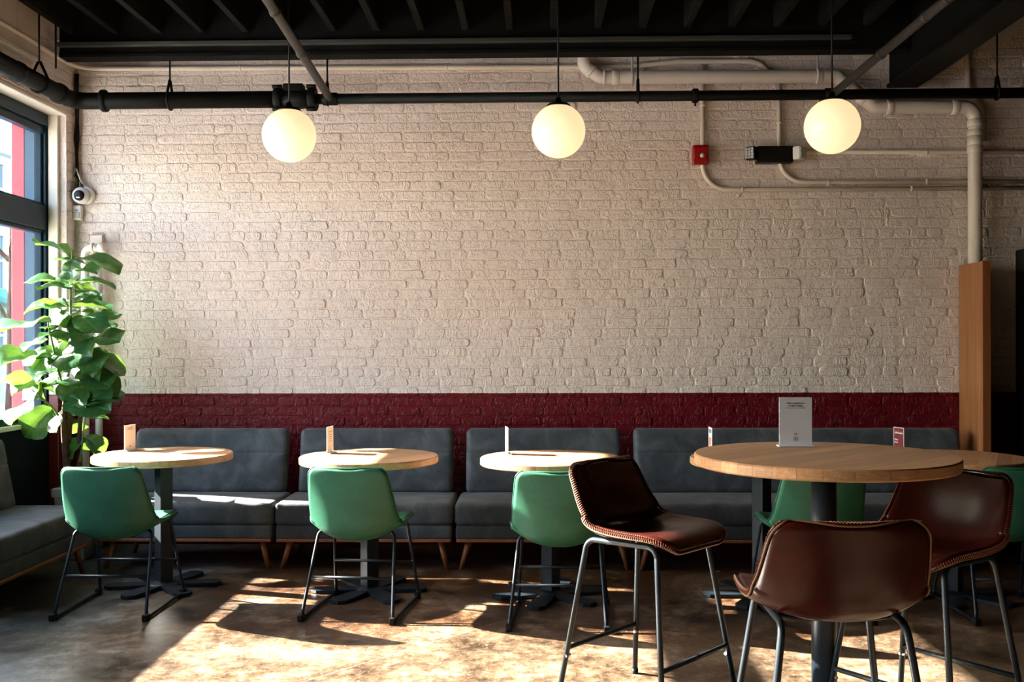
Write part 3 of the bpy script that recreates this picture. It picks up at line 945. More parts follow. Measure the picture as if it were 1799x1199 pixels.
# ================================================================== PENDANT LAMPS
def pendant(loc, label):
    p = empty('pendant_lamp', loc, 0, label, 'lamp', 'globe pendants in front of the brick wall')
    gr = 0.148
    obj('globe', lathe([(0.0015 if abs(a) == 90 else gr * math.cos(R(a)), gr * math.sin(R(a))) for a in range(-90, 66, 5)] , 40), M['globe'], p)
    obj('cap', lathe([(0.066, 0.133), (0.068, 0.137), (0.060, 0.147), (0.020, 0.155), (0.012, 0.185)], 28), M['black_plastic'], p)
    obj('cord', tube([(0, 0, 0.17), (0, 0, ZC - loc[2])], 0.005, 8), M['black_plastic'], p)
    ld = bpy.data.lights.new('bulb', 'POINT')
    ld.energy = 38.0
    ld.color = (1.0, 0.70, 0.38)
    ld.shadow_soft_size = 0.152
    lo = bpy.data.objects.new('bulb', ld)
    COL.objects.link(lo)
    lo.parent = p
    return p
pendant((-1.369, 5.50, 2.518), 'lit white globe pendant hanging above the first two small tables')
pendant((0.125, 5.50, 2.530), 'lit white globe pendant in the middle of the three')
pendant((1.600, 5.42, 2.528), 'lit white globe pendant beside the black emergency light')
# the same row of globes goes on behind the viewer

# ================================================================== BANQUETTE SOFAS
def sofa_seat(p):
    # softer crown, front corners drawn in a little
    p = p.copy()
    if p.z > 0: p.z += 0.010 * (1 - (p.x / 0.54) ** 2) * (1 - (p.y / 0.25) ** 2)
    if p.y < -0.18 and abs(p.x) > 0.50: p.y += (abs(p.x) - 0.50) * 0.25
    return p
def sofa_back(p):
    p = p.copy()
    if p.y < 0:                                   # front: a seam across with a tuft in the middle
        d = p.z - 0.055
        g = math.exp(-(d / 0.006) ** 2) * 0.006
        tuft = math.exp(-(p.x / 0.085) ** 4)
        g += tuft * (math.exp(-(d / 0.011) ** 2) * 0.016 + math.exp(-(d / 0.05) ** 2) * 0.006)
        pillow = 0.010 * (1 - (p.x / 0.5) ** 4) * (math.cos(min(1.0, abs(p.z - 0.15) / 0.10) * math.pi / 2) * 0.6 + 0.4)
        p.y += g - pillow * 0.8
    p.y += (p.z + 0.20) * 0.20                     # lean back
    return p
def rbox_dense_back():
    me = rbox(1.0, 0.105, 0.41, 0.035, 28, 2, 44, sofa_back)
    return me
def make_sofa():
    s = empty('banquette_sofa', (0, 0, 0))
    # origin: front centre of the seat on the floor, facing -Y
    obj('seat_cushion', rbox(1.076, 0.50, 0.135, 0.030, 14, 8, 4, sofa_seat), M['suede'], s, (0, 0.25, 0.335))
    obj('seat_base', rbox(1.060, 0.55, 0.090, 0.018, 8, 4, 2), M['suede'], s, (0, 0.285, 0.228))
    obj('backrest', rbox_dense_back(), M['suede'], s, (0, 0.490, 0.600))
    obj('wooden_rail', box(-0.525, 0.525, 0.010, 0.56, 0.168, 0.188, 0.004, 1), M['walnut_leg'], s)
    for sx in (-1, 1):
        for y in (0.075, 0.48):
            sy = -1 if y < 0.2 else 1
            lm = tube([(0, 0, 0.0), (0, 0, 0.170)], [0.013, 0.021], 14)
            for v in lm.vertices:
                k = 1 - v.co.z / 0.17
                v.co.x += sx * 0.045 * k; v.co.y += sy * 0.02 * k
            obj('leg', lm, M['walnut_leg'], s, (sx * 0.455, y, 0.0))
    return s
proto = make_sofa()
SOFA_GROUP = 'grey banquette sofas around the walls'
sofas = [
    ((-2.123, 5.935, 0), 0, 'grey suede banquette sofa behind the leftmost round table'),
    ((-1.040, 5.935, 0), 0, 'grey suede banquette sofa behind the second small table, against the brick wall'),
    ((0.044, 5.935, 0), 0, 'grey suede banquette sofa behind the third small table, middle of the wall'),
    ((1.127, 5.930, 0), 0, 'grey suede banquette sofa behind the upright white menu sign'),
    ((2.211, 5.925, 0), 0, 'grey suede banquette sofa nearest the oak panel at right'),
    ((-2.640, 5.345, 0), R(90), 'grey suede banquette sofa below the window at left'),
]
for i, (loc, rz, lab) in enumerate(sofas):
    o = proto if i == 0 else copy_tree(proto)
    o.location = loc; o.rotation_euler = (0, 0, rz)
    tag(o, lab, 'sofa', SOFA_GROUP)

# ================================================================== TABLES
def stave_outline(r, a, b, n=14):
    """Part of the disc of radius r between x = a and x = b (staves run along Y)."""
    a, b = max(a, -r), min(b, r)
    xs = [a + (b - a) * i / n for i in range(n + 1)]
    top = [(x, math.sqrt(max(0, r * r - x * x))) for x in xs]
    bot = [(x, -y) for x, y in reversed(top)]
    pts = top + bot
    out = []
    for p in pts:
        if not out or (abs(out[-1][0] - p[0]) + abs(out[-1][1] - p[1])) > 1e-5: out.append(p)
    if (abs(out[0][0] - out[-1][0]) + abs(out[0][1] - out[-1][1])) < 1e-5: out.pop()
    return out
def stave_mesh(r, a, b, th):
    """Solid stave with a softened rim; grain along local X (mesh is turned by the object)."""
    g = 0.0004
    o = stave_outline(r, a + g, b - g)
    n = len(o)
    loops = []
    for (h, ins) in ((0.0, 0.005), (0.005, 0.0), (th - 0.005, 0.0), (th, 0.005)):
        lp = []
        for (x, y) in o:
            rr = math.hypot(x, y)
            k = (rr - ins) / rr if rr > r - 0.003 else 1.0
            lp.append((y * k, -(x * k if rr > r - 0.003 else x), h))
        loops.append(lp)
    verts = [v for lp in loops for v in lp]
    faces = [tuple(range(n)), tuple(3 * n + i for i in reversed(range(n)))]
    for l in range(3):
        for i in range(n):
            j = (i + 1) % n
            faces.append((l * n + i, (l + 1) * n + i, (l + 1) * n + j, l * n + j))
    return fix_normals(mesh('stave', verts, faces))
def make_table(r, h, th, sw, post, arm_l, round_post=False):
    t = empty('round_table', (0, 0, 0))
    top = empty('tabletop', (0, 0, h - th)); top.parent = t
    n = int(math.ceil(2 * r / sw))
    x = -r
    rr = random.Random(int(r * 1000))
    while x < r - 0.01:
        w = sw * rr.uniform(0.85, 1.15)
        if r - (x + w) < 0.03: w = r - x
        obj('stave', stave_mesh(r, x, x + w, th), M['butcher_block'], top)
        x += w
    top.rotation_euler = (0, 0, R(62))
    if round_post:
        obj('post', tube([(0, 0, 0.02), (0, 0, h - th)], post, 28), M['black_steel'], t)
    else:
        obj('post', box(-post, post, -post, post, 0.015, h - th, 0.004, 2), M['black_steel'], t, (0, 0, 0), (0, 0, R(45)))
    obj('mount_plate', box(-0.14, 0.14, -0.14, 0.14, h - th - 0.008, h - th, 0.002, 1), M['black_steel'], t, (0, 0, 0), (0, 0, R(45)))
    obj('base_hub', lathe([(0.10, 0.004), (0.10, 0.016), (0.085, 0.024), (0.05, 0.034)], 6), M['black_steel'], t)
    wid = 0.050
    am = prism([(0.03, -wid * 0.7), (arm_l * 0.55, -wid), (arm_l - 0.03, -wid), (arm_l, -wid * 0.45), (arm_l, wid * 0.45), (arm_l - 0.03, wid), (arm_l * 0.55, wid), (0.03, wid * 0.7)], 0.004, 0.020, 'Z')
    for k in range(6):
        obj('base_arm', am, M['black_steel'], t, (0, 0, 0), (0, 0, R(8 + 60 * k)))
    for k in range(6):
        a = R(8 + 60 * k)
        obj('foot_pad', lathe([(0.014, 0.0), (0.016, 0.005)], 10), M['black_plastic'], t, ((arm_l - 0.035) * math.cos(a), (arm_l - 0.035) * math.sin(a), 0))
    return t
small = make_table(0.378, 0.745, 0.038, 0.075, 0.037, 0.315)
TG = 'small round tables along the banquette'
for i, (loc, rz, lab) in enumerate([
    ((-2.095, 5.545, 0), 3, 'small round butcher-block table at far left by the plant'),
    ((-0.918, 5.445, 0), -4, 'small round butcher-block table, second from the window'),
    ((0.074, 5.370, 0), 6, 'small round butcher-block table behind the left bar stool'),
    ((1.205, 5.370, 0), -8, 'small round table hidden behind the tall table top'),
    ((2.235, 5.400, 0), 2, 'small round butcher-block table in front of the oak panel')]):
    o = small if i == 0 else copy_tree(small)
    o.location = loc; o.rotation_euler = (0, 0, R(rz))
    tag(o, lab, 'table', TG)
tall = make_table(0.452, 0.962, 0.040, 0.068, 0.044, 0.30, True)
tall.location = (1.018, 3.56, 0)
tall.rotation_euler = (0, 0, R(-20))
tag(tall, 'tall round butcher-block table on a round black post', 'table')

# ================================================================== CHAIRS
def catmull(P, n):
    out = []
    m = len(P)
    for i in range(m - 1):
        p0, p1, p2, p3 = P[max(i - 1, 0)], P[i], P[i + 1], P[min(i + 2, m - 1)]
        for k in range(n):
            t = k / n
            out.append(tuple(0.5 * ((2 * b) + (-a + c) * t + (2 * a - 5 * b + 4 * c - d) * t * t + (-a + 3 * b - 3 * c + d) * t ** 3) for a, b, c, d in zip(p0, p1, p2, p3)))
    out.append(tuple(P[-1]))
    return out
def shell(keys, th, corner, ncol=18, n=7):
    """Bucket seat. keys: (y, z, half_width, side_lift) from the front lip to the top of the back.
    Returns the shell mesh and the rim line (list of points)."""
    S = catmull(keys, n)
    # arc length and corner rounding at both ends
    d = [0.0]
    for i in range(1, len(S)):
        d.append(d[-1] + math.hypot(S[i][0] - S[i - 1][0], S[i][1] - S[i - 1][1]))
    tot = d[-1]
    def at(s):
        for i in range(1, len(S)):
            if d[i] >= s - 1e-9:
                k = (s - d[i - 1]) / max(1e-9, d[i] - d[i - 1])
                return [a + (b - a) * k for a, b in zip(S[i - 1], S[i])]
        return list(S[-1])
    r0, r1 = corner
    ss = [r0 * (1 - math.cos(R(a))) for a in (0, 12, 25, 40, 55, 72)] + [r0 + (tot - r0 - r1) * k / 26 for k in range(0, 27)] + [tot - r1 * (1 - math.cos(R(a))) for a in (72, 55, 40, 25, 12, 0)]
    top = []
    for s in ss:
        y, z, w, lift = at(s)
        e = 0.004
        a, b_ = at(max(0, s - e)), at(min(tot, s + e))
        ty, tz = b_[0] - a[0], b_[1] - a[1]
        ln = math.hypot(ty, tz); ty /= ln; tz /= ln
        ny, nz = tz, -ty                       # towards the sitter: up on the seat, forward on the back
        if ty < 0: ny, nz = tz, -ty
        if s < r0: w -= r0 * 0.9 * (1 - math.sqrt(max(0, 1 - (1 - s / r0) ** 2)))
        if s > tot - r1: w -= r1 * 0.9 * (1 - math.sqrt(max(0, 1 - (1 - (tot - s) / r1) ** 2)))
        row = []
        for c in range(ncol + 1):
            u = -1 + 2 * c / ncol
            u = math.copysign(1 - (1 - abs(u)) ** 1.25, u)
            h = lift * (abs(u) ** 2.4)
            row.append(Vector((u * w, y + ny * h, z + nz * h)))
        top.append(row)
    nr, nc = len(top), ncol + 1
    nrm = [[None] * nc for _ in range(nr)]
    for i in range(nr):
        for j in range(nc):
            a = top[min(i + 1, nr - 1)][j] - top[max(i - 1, 0)][j]
            b_ = top[i][min(j + 1, nc - 1)] - top[i][max(j - 1, 0)]
            v = b_.cross(a)
            nrm[i][j] = v.normalized() if v.length > 1e-12 else Vector((0, 0, 1))
    # b_ (x+) cross a (towards the back/up): on the seat a = -y so x cross -y = -z; flip to point to the sitter
    mid = nrm[nr // 4][nc // 2]
    sg = 1.0 if mid.z > 0 else -1.0
    verts, faces = [], []
    for i in range(nr):
        for j in range(nc): verts.append(top[i][j] + nrm[i][j] * sg * th * 0.5)
    for i in range(nr):
        for j in range(nc): verts.append(top[i][j] - nrm[i][j] * sg * th * 0.5)
    K = nr * nc
    for i in range(nr - 1):
        for j in range(nc - 1):
            a, b_, c, e = i * nc + j, i * nc + j + 1, (i + 1) * nc + j + 1, (i + 1) * nc + j
            faces.append((a, b_, c, e)); faces.append((K + a, K + e, K + c, K + b_))
    rim = [(0, j) for j in range(nc)] + [(i, nc - 1) for i in range(1, nr)] + [(nr - 1, j) for j in range(nc - 2, -1, -1)] + [(i, 0) for i in range(nr - 2, 0, -1)]
    cen = Vector((0, 0, 0))
    rim_line, base = [], len(verts)
    m = len(rim)
    for q, (i, j) in enumerate(rim):
        p = top[i][j]
        pi, pj = rim[q - 1]; ni, nj = rim[(q + 1) % m]
        tg = (top[ni][nj] - top[pi][pj])
        out = tg.cross(nrm[i][j] * sg)
        if out.length > 1e-12: out.normalize()
        inner = top[min(max(i, 5), nr - 6)][min(max(j, 4), nc - 5)] - p
        if out.dot(inner) > 0: out = -out
        verts.append(p + out * th * 0.38)
        rim_line.append((p + out * th * 0.30, out, nrm[i][j] * sg))
    for q in range(m):
        a = rim[q][0] * nc + rim[q][1]
        q2 = (q + 1) % m
        b_ = rim[q2][0] * nc + rim[q2][1]
        faces.append((a, base + q, base + q2, b_))
        faces.append((K + a, K + b_, base + q2, base + q))
    return fix_normals(mesh('shell', verts, faces, True)), rim_line

def resample(line, step):
    P = [p for p, _, _ in line]
    out, acc = [], 0.0
    m = len(P)
    for i in range(m):
        a, b_ = P[i], P[(i + 1) % m]
        ln = (b_ - a).length
        s = acc
        while s < ln:
            k = s / ln
            out.append((a.lerp(b_, k), line[i][1].lerp(line[(i + 1) % m][1], k), line[i][2], (b_ - a).normalized()))
            s += step
        acc = s - ln
    return out

# ---- green chairs on sled legs
GREEN = [(0.262, 0.418, 0.185, 0.000), (0.240, 0.440, 0.198, 0.004), (0.185, 0.449, 0.212, 0.012), (0.080, 0.430, 0.222, 0.032), (-0.030, 0.402, 0.226, 0.060),
         (-0.115, 0.386, 0.226, 0.088), (-0.178, 0.408, 0.222, 0.096), (-0.213, 0.475, 0.216, 0.084), (-0.234, 0.565, 0.208, 0.056), (-0.252, 0.650, 0.198, 0.038), (-0.270, 0.740, 0.186, 0.022)]
def make_green():
    c = empty('green_chair', (0, 0, 0))
    sh, rim = shell(GREEN, 0.028, (0.06, 0.035))
    obj('seat_shell', sh, M['green_leather'], c)
    obj('edge_piping', tube([p + o * 0.004 for p, o, n in rim], 0.0035, 6, False, True), M['green_leather'], c)
    sm = []
    # the seam where back and seat panels of the outer cover meet
    for sx in (-1, 1):
        f = [(sx * 0.100, -0.075, 0.386), (sx * 0.195, -0.085, 0.432), (sx * 0.230, -0.262, 0.012), (sx * 0.230, 0.272, 0.012), (sx * 0.198, 0.145, 0.438), (sx * 0.110, 0.140, 0.430)]
        obj('side_frame', tube(fillet(f, [0.035, 0.03, 0.03, 0.035], 6), 0.0085, 10), M['black_steel'], c)
        for y in (-0.262, 0.250):
            obj('foot_cap', box(sx * 0.2305 - 0.014, sx * 0.2305 + 0.014, y - 0.020, y + 0.020, 0.0, 0.034, 0.005, 2), M['black_plastic'], c)
    obj('crossbar', tube([(-0.214, -0.180, 0.200), (0.214, -0.180, 0.200)], 0.0075, 10), M['black_steel'], c)
    obj('crossbar', tube([(-0.215, 0.212, 0.200), (0.215, 0.212, 0.200)], 0.0075, 10), M['black_steel'], c)
    for y in (-0.072, 0.145):
        obj('under_bar', tube([(-0.10, y, 0.384 if y < 0 else 0.424), (0.10, y, 0.384 if y < 0 else 0.424)], 0.0085, 10), M['black_steel'], c)
    return c
gproto = make_green()
for i, (loc, rz, lab) in enumerate([
    ((-2.150, 5.105, 0), 0, 'green leather chair at the leftmost small table by the plant'),
    ((-0.895, 5.085, 0), -7, 'green leather chair at the second table from the window'),
    ((0.115, 4.945, 0), -4, 'green leather chair partly behind the left bar stool'),
    ((1.375, 5.080, 0), 3, 'green leather chair seen below the tall table top'),
    ((2.340, 5.095, 0), 0, 'green leather chair cut off by the right edge of the picture')]):
    o = gproto if i == 0 else copy_tree(gproto)
    o.location = loc; o.rotation_euler = (0, 0, R(rz))
    tag(o, lab, 'chair', 'green leather chairs at the small tables')

# ---- brown counter stools
BROWN = [(0.222, 0.628, 0.175, 0.000), (0.205, 0.648, 0.190, 0.004), (0.155, 0.658, 0.206, 0.010), (0.060, 0.648, 0.216, 0.022), (-0.040, 0.632, 0.220, 0.042),
         (-0.115, 0.630, 0.221, 0.060), (-0.172, 0.652, 0.219, 0.074), (-0.202, 0.698, 0.214, 0.074), (-0.218, 0.755, 0.207, 0.058), (-0.230, 0.820, 0.198, 0.040), (-0.243, 0.886, 0.188, 0.022)]
def make_stool():
    c = empty('bar_stool', (0, 0, 0))
    sh, rim = shell(BROWN, 0.028, (0.06, 0.038))
    obj('seat_shell', sh, M['brown_leather'], c)
    obj('edge_piping', tube([p + o * 0.002 for p, o, n in rim], 0.0062, 8, False, True), M['brown_leather'], c)
    obj('lining_edge', tube([p + o * 0.001 - n * 0.0105 for p, o, n in rim], 0.0030, 6, False, True), M['tan_lining'], c)
    verts, faces = [], []
    for (p, o, n, t) in resample(rim, 0.0085):
        u = (t + n * 0.5).normalized(); w = o
        a = p + o * 0.007
        k = len(verts)
        nn = n * 0.0085
        for sgn in (-1, 1):
            verts += [a + nn * sgn + t * (0.0022 * sgn - 0.0016), a + nn * sgn + t * (0.0022 * sgn + 0.0016), a + nn * sgn * 0.6 + o * 0.0022 + t * 0.002 * sgn]
        faces += [(k, k + 1, k + 2), (k + 3, k + 5, k + 4), (k, k + 2, k + 5, k + 3), (k + 1, k + 4, k + 5, k + 2)]
    s = obj('whip_stitching', mesh('whip_stitching', verts, faces), M['tan_stitch'], c)
    s['kind'] = 'stuff'
    for sx in (-1, 1):
        f = [(sx * 0.245, -0.245, 0.0), (sx * 0.160, -0.165, 0.622), (sx * 0.160, 0.150, 0.630), (sx * 0.245, 0.235, 0.0)]
        obj('side_frame', tube(fillet(f, 0.045, 8), 0.0105, 12), M['black_steel'], c)
        for y in (-0.245, 0.235):
            obj('foot_cap', lathe([(0.013, 0.0), (0.014, 0.004), (0.0135, 0.022)], 12), M['black_plastic'], c, (sx * 0.2445, y, 0))
    def legp(sx, back, z):
        k = z / 0.622
        return (sx * (0.245 + (0.160 - 0.245) * k), (-0.245 + (0.245 - 0.165) * k) if back else (0.235 + (0.150 - 0.235) * k), z)
    obj('footrest', tube([legp(-1, False, 0.215), legp(1, False, 0.215)], 0.009, 10), M['black_steel'], c)
    obj('footrest', tube([legp(-1, True, 0.215), legp(1, True, 0.215)], 0.009, 10), M['black_steel'], c)
    for sx in (-1, 1):
        for bk in (True, False):
            x, y, z = legp(sx, bk, 0.215)
            obj('bolt', lathe([(0.006, -0.013), (0.006, 0.013)], 8, 'X'), M['lens'], c, (x, y, z - 0.03))
    for y, z in ((-0.070, 0.612), (0.100, 0.624)):
        obj('under_bar', tube([(-0.160, y, z + 0.008), (-0.10, y, z), (0.10, y, z), (0.160, y, z + 0.008)], 0.008, 10), M['black_steel'], c)
    return c
sproto = make_stool()
for i, (loc, rz, lab) in enumerate([
    ((0.420, 3.760, 0), -132, 'dark brown leather bar stool left of the tall table, facing right'),
    ((0.800, 2.780, 0), 0, 'brown leather bar stool in front with its back to the viewer'),
    ((1.335, 3.475, 0), 128, 'glossy brown leather bar stool right of the tall table, facing left')]):
    o = sproto if i == 0 else copy_tree(sproto)
    o.location = loc; o.rotation_euler = (0, 0, R(rz))
    tag(o, lab, 'stool', 'brown leather bar stools at the tall table')

# ================================================================== CARDS ON THE TABLES
def stand(name, loc, rz, label, w, h, mat, base=True):
    e = empty(name, loc, R(rz), label, 'sign')
    obj('card', box(-w / 2, w / 2, -0.0015, 0.0015, 0.006, h, 0.0006, 1), M[mat], e)
    if base: obj('base', box(-w / 2 - 0.006, w / 2 + 0.006, -0.022, 0.022, 0.0, 0.007, 0.002, 1), M['acrylic'], e)
    return e
def line(e, s, size, x, z, mat, align='CENTER', front=-1):
    return obj('printed_line', text_mesh(s, size, align), M[mat], e, (x, front * 0.0019, z), (R(90), 0, 0 if front < 0 else R(180)))
def bar(e, x0, x1, z0, z1, mat, front=-1):
    return obj('printed_bar', box(x0, x1, min(front * 0.0021, front * 0.001), max(front * 0.0021, front * 0.001), z0, z1), M[mat], e)
s = stand('table_sign', (0.985, 3.815, 0.962), 0, 'upright white menu sign on the tall table', 0.124, 0.188, 'card_blue_white')
line(s, 'Start a tab here,', 0.0105, 0, 0.166, 'ink'); line(s, 'or just relax.', 0.0105, 0, 0.156, 'ink')
for k in range(9): bar(s, -0.037 + 0.0084 * k, -0.0305 + 0.0084 * k, 0.1465, 0.1482, 'ink')
line(s, 'PB', 0.0075, 0, 0.048, 'ink')
ringp = [(0.0085 * math.cos(a), -0.0018, 0.030 + 0.0085 * math.sin(a)) for a in [2 * math.pi * k / 24 for k in range(24)]]
obj('round_logo', tube(ringp, 0.0006, 5, False, True), M['ink'], s)
obj('round_logo', lathe([(0.0030, 0.0), (0.0030, -0.0008)], 10, 'Y'), M['ink'], s, (0, -0.0013, 0.030))

s = stand('table_card', (-2.345, 5.690, 0.745), 76, 'white card with faint print on the leftmost small table', 0.100, 0.150, 'card_white')
for zz, ww in ((0.134, 0.026), (0.128, 0.018), (0.122, 0.030)): bar(s, -ww, ww, zz, zz + 0.0022, 'ink_brown')
bar(s, -0.004, 0.004, 0.022, 0.032, 'ink_brown')
s = stand('table_card', (-1.158, 5.560, 0.745), 82, 'narrow white card seen nearly edge-on on the second table', 0.100, 0.150, 'card_white')
for zz, ww in ((0.120, 0.030), (0.104, 0.026), (0.092, 0.028), (0.080, 0.024), (0.068, 0.028)): bar(s, -ww, ww, zz, zz + 0.003, 'ink_brown')
s = stand('table_card', (-0.165, 5.520, 0.745), -80, 'white card with coloured print seen edge-on on the third table', 0.100, 0.150, 'card_white')
bar(s, -0.035, 0.035, 0.130, 0.141, 'ink_teal'); bar(s, -0.045, 0.045, 0.118, 0.128, 'ink_yellow'); bar(s, -0.040, 0.030, 0.094, 0.116, 'ink_red')
bar(s, -0.03, 0.02, 0.02, 0.026, 'ink_teal')
s = stand('table_card', (0.955, 5.500, 0.745), -90, 'small card just left of the tall table top', 0.100, 0.150, 'card_white')
bar(s, -0.036, 0.036, 0.118, 0.140, 'ink_teal'); bar(s, -0.036, 0.030, 0.05, 0.095, 'ink_red')
s = stand('table_card', (1.975, 5.480, 0.745), -72, 'maroon card with white lettering on the table by the oak panel', 0.086, 0.150, 'card_maroon')
for (x0, x1, z0, z1) in ((-0.043, -0.041, 0.006, 0.15), (0.041, 0.043, 0.006, 0.15), (-0.043, 0.043, 0.1475, 0.15)): bar(s, x0, x1, z0, z1, 'card_white')
line(s, 'Still Bottles', 0.0145, 0, 0.120, 'card_white'); line(s, 'Wine', 0.0135, -0.036, 0.083, 'card_white', 'LEFT'); line(s, 'Draft', 0.0135, -0.036, 0.068, 'card_white', 'LEFT')

# ================================================================== FIDDLE-LEAF FIG
def leaf_mesh(seed):
    rnd = random.Random(seed)
    nl, nw = 9, 6
    prof = [0.02, 0.26, 0.36, 0.39, 0.42, 0.48, 0.52, 0.49, 0.36, 0.05]
    verts, faces = [], []
    ph, amp = rnd.uniform(0, 6), rnd.uniform(0.035, 0.065)
    fold, droop = rnd.uniform(0.25, 0.5), rnd.uniform(0.12, 0.32)
    for i in range(nl + 1):
        x = i / nl
        for j in range(nw + 1):
            u = -1 + 2 * j / nw
            y = u * prof[i]
            z = fold * abs(y) - 0.25 * y * y + amp * math.sin(9 * x + ph + (2 if u > 0 else 0)) * abs(u) ** 1.5 - droop * x * x + 0.10 * x
            z += 0.05 * math.cos(x * 22) * abs(u) * (1 - abs(u)) * 2
            verts.append((x, y, z))
    for i in range(nl):
        for j in range(nw):
            a = i * (nw + 1) + j
            faces.append((a, a + nw + 1, a + nw + 2, a + 1))
    k = len(verts)                                   # leaf stalk
    for (x, r, z) in ((-0.20, 0.010, -0.07), (0.0, 0.012, -0.004), (0.5, 0.006, 0.022 - droop * 0.25 + 0.02)):
        for a in (90, 210, 330):
            verts.append((x, r * math.cos(R(a)), z + r * math.sin(R(a))))
    for q in range(2):
        for j in range(3):
            faces.append((k + q * 3 + j, k + q * 3 + (j + 1) % 3, k + q * 3 + 3 + (j + 1) % 3, k + q * 3 + 3 + j))
    me = mesh('leaf', verts, faces, True)
    bm = bmesh.new(); bm.from_mesh(me)
    bmesh.ops.remove_doubles(bm, verts=bm.verts, dist=0.001)
    bm.to_mesh(me); bm.free()
    return me
LEAF = [leaf_mesh(40 + i) for i in range(6)]
pl = empty('potted_fig', (-2.93, 6.24, 0), 0, 'tall fiddle-leaf fig in a grey pot in the window corner', 'plant')
def pv(p): return Vector(p) - Vector((-2.93, 6.24, 0))
pot = lathe([(0.085, 0.0), (0.095, 0.01), (0.122, 0.40), (0.135, 0.405), (0.137, 0.455), (0.125, 0.460), (0.120, 0.43)], 4)
for v in pot.vertices:
    c_, s_ = math.cos(R(45)), math.sin(R(45))
    v.co = Vector((v.co.x * c_ - v.co.y * s_, v.co.x * s_ + v.co.y * c_, v.co.z))
for p_ in pot.polygons: p_.use_smooth = False
obj('pot', pot, M['pot'], pl, (0.01, 0.02, 0), (0, 0, 0), (1.15, 1.15, 1))
obj('soil', box(-0.08, 0.10, -0.07, 0.11, 0.405, 0.432, 0.01, 1), M['soil'], pl)
def stem(name, pts, rad, mat):
    P_ = catmull([tuple(pv(p)) for p in pts], 5)
    rr = []
    m = len(P_) - 1
    rnd = random.Random(len(name) + int(rad[0] * 1e4))
    for i in range(m + 1):
        k = i / m
        rr.append((rad[0] + (rad[1] - rad[0]) * k) * (1 + rnd.uniform(-0.12, 0.12)))
    return obj(name, tube(P_, rr, 10), M[mat], pl)
stem('trunk', [(-2.955, 6.22, 0.42), (-2.968, 6.22, 0.62), (-2.978, 6.21, 0.85), (-2.972, 6.22, 1.06)], (0.024, 0.015), 'bark')
stem('trunk', [(-2.965, 6.23, 0.74), (-2.945, 6.23, 0.95), (-2.93, 6.24, 1.20), (-2.935, 6.23, 1.46)], (0.020, 0.014), 'bark')
stem('trunk', [(-2.900, 6.24, 0.42), (-2.888, 6.23, 0.60), (-2.884, 6.22, 0.80), (-2.872, 6.23, 1.04)], (0.018, 0.012), 'bark')
stem('stem', [(-2.935, 6.23, 1.44), (-2.940, 6.22, 1.60), (-2.937, 6.22, 1.80), (-2.925, 6.22, 1.96)], (0.009, 0.005), 'stem_green')
stem('stem', [(-2.972, 6.22, 1.04), (-3.01, 6.20, 1.20), (-3.04, 6.19, 1.36), (-3.07, 6.18, 1.52)], (0.008, 0.005), 'stem_green')
stem('stem', [(-2.872, 6.23, 1.02), (-2.85, 6.23, 1.20), (-2.81, 6.22, 1.36), (-2.785, 6.21, 1.50)], (0.008, 0.005), 'stem_green')
stem('stem', [(-2.975, 6.21, 0.84), (-3.03, 6.19, 0.95), (-3.10, 6.16, 1.03), (-3.15, 6.14, 1.08)], (0.008, 0.004), 'stem_green')
stem('stem', [(-2.884, 6.22, 0.62), (-2.865, 6.21, 0.72), (-2.85, 6.21, 0.85), (-2.84, 6.22, 0.93)], (0.007, 0.004), 'stem_green')
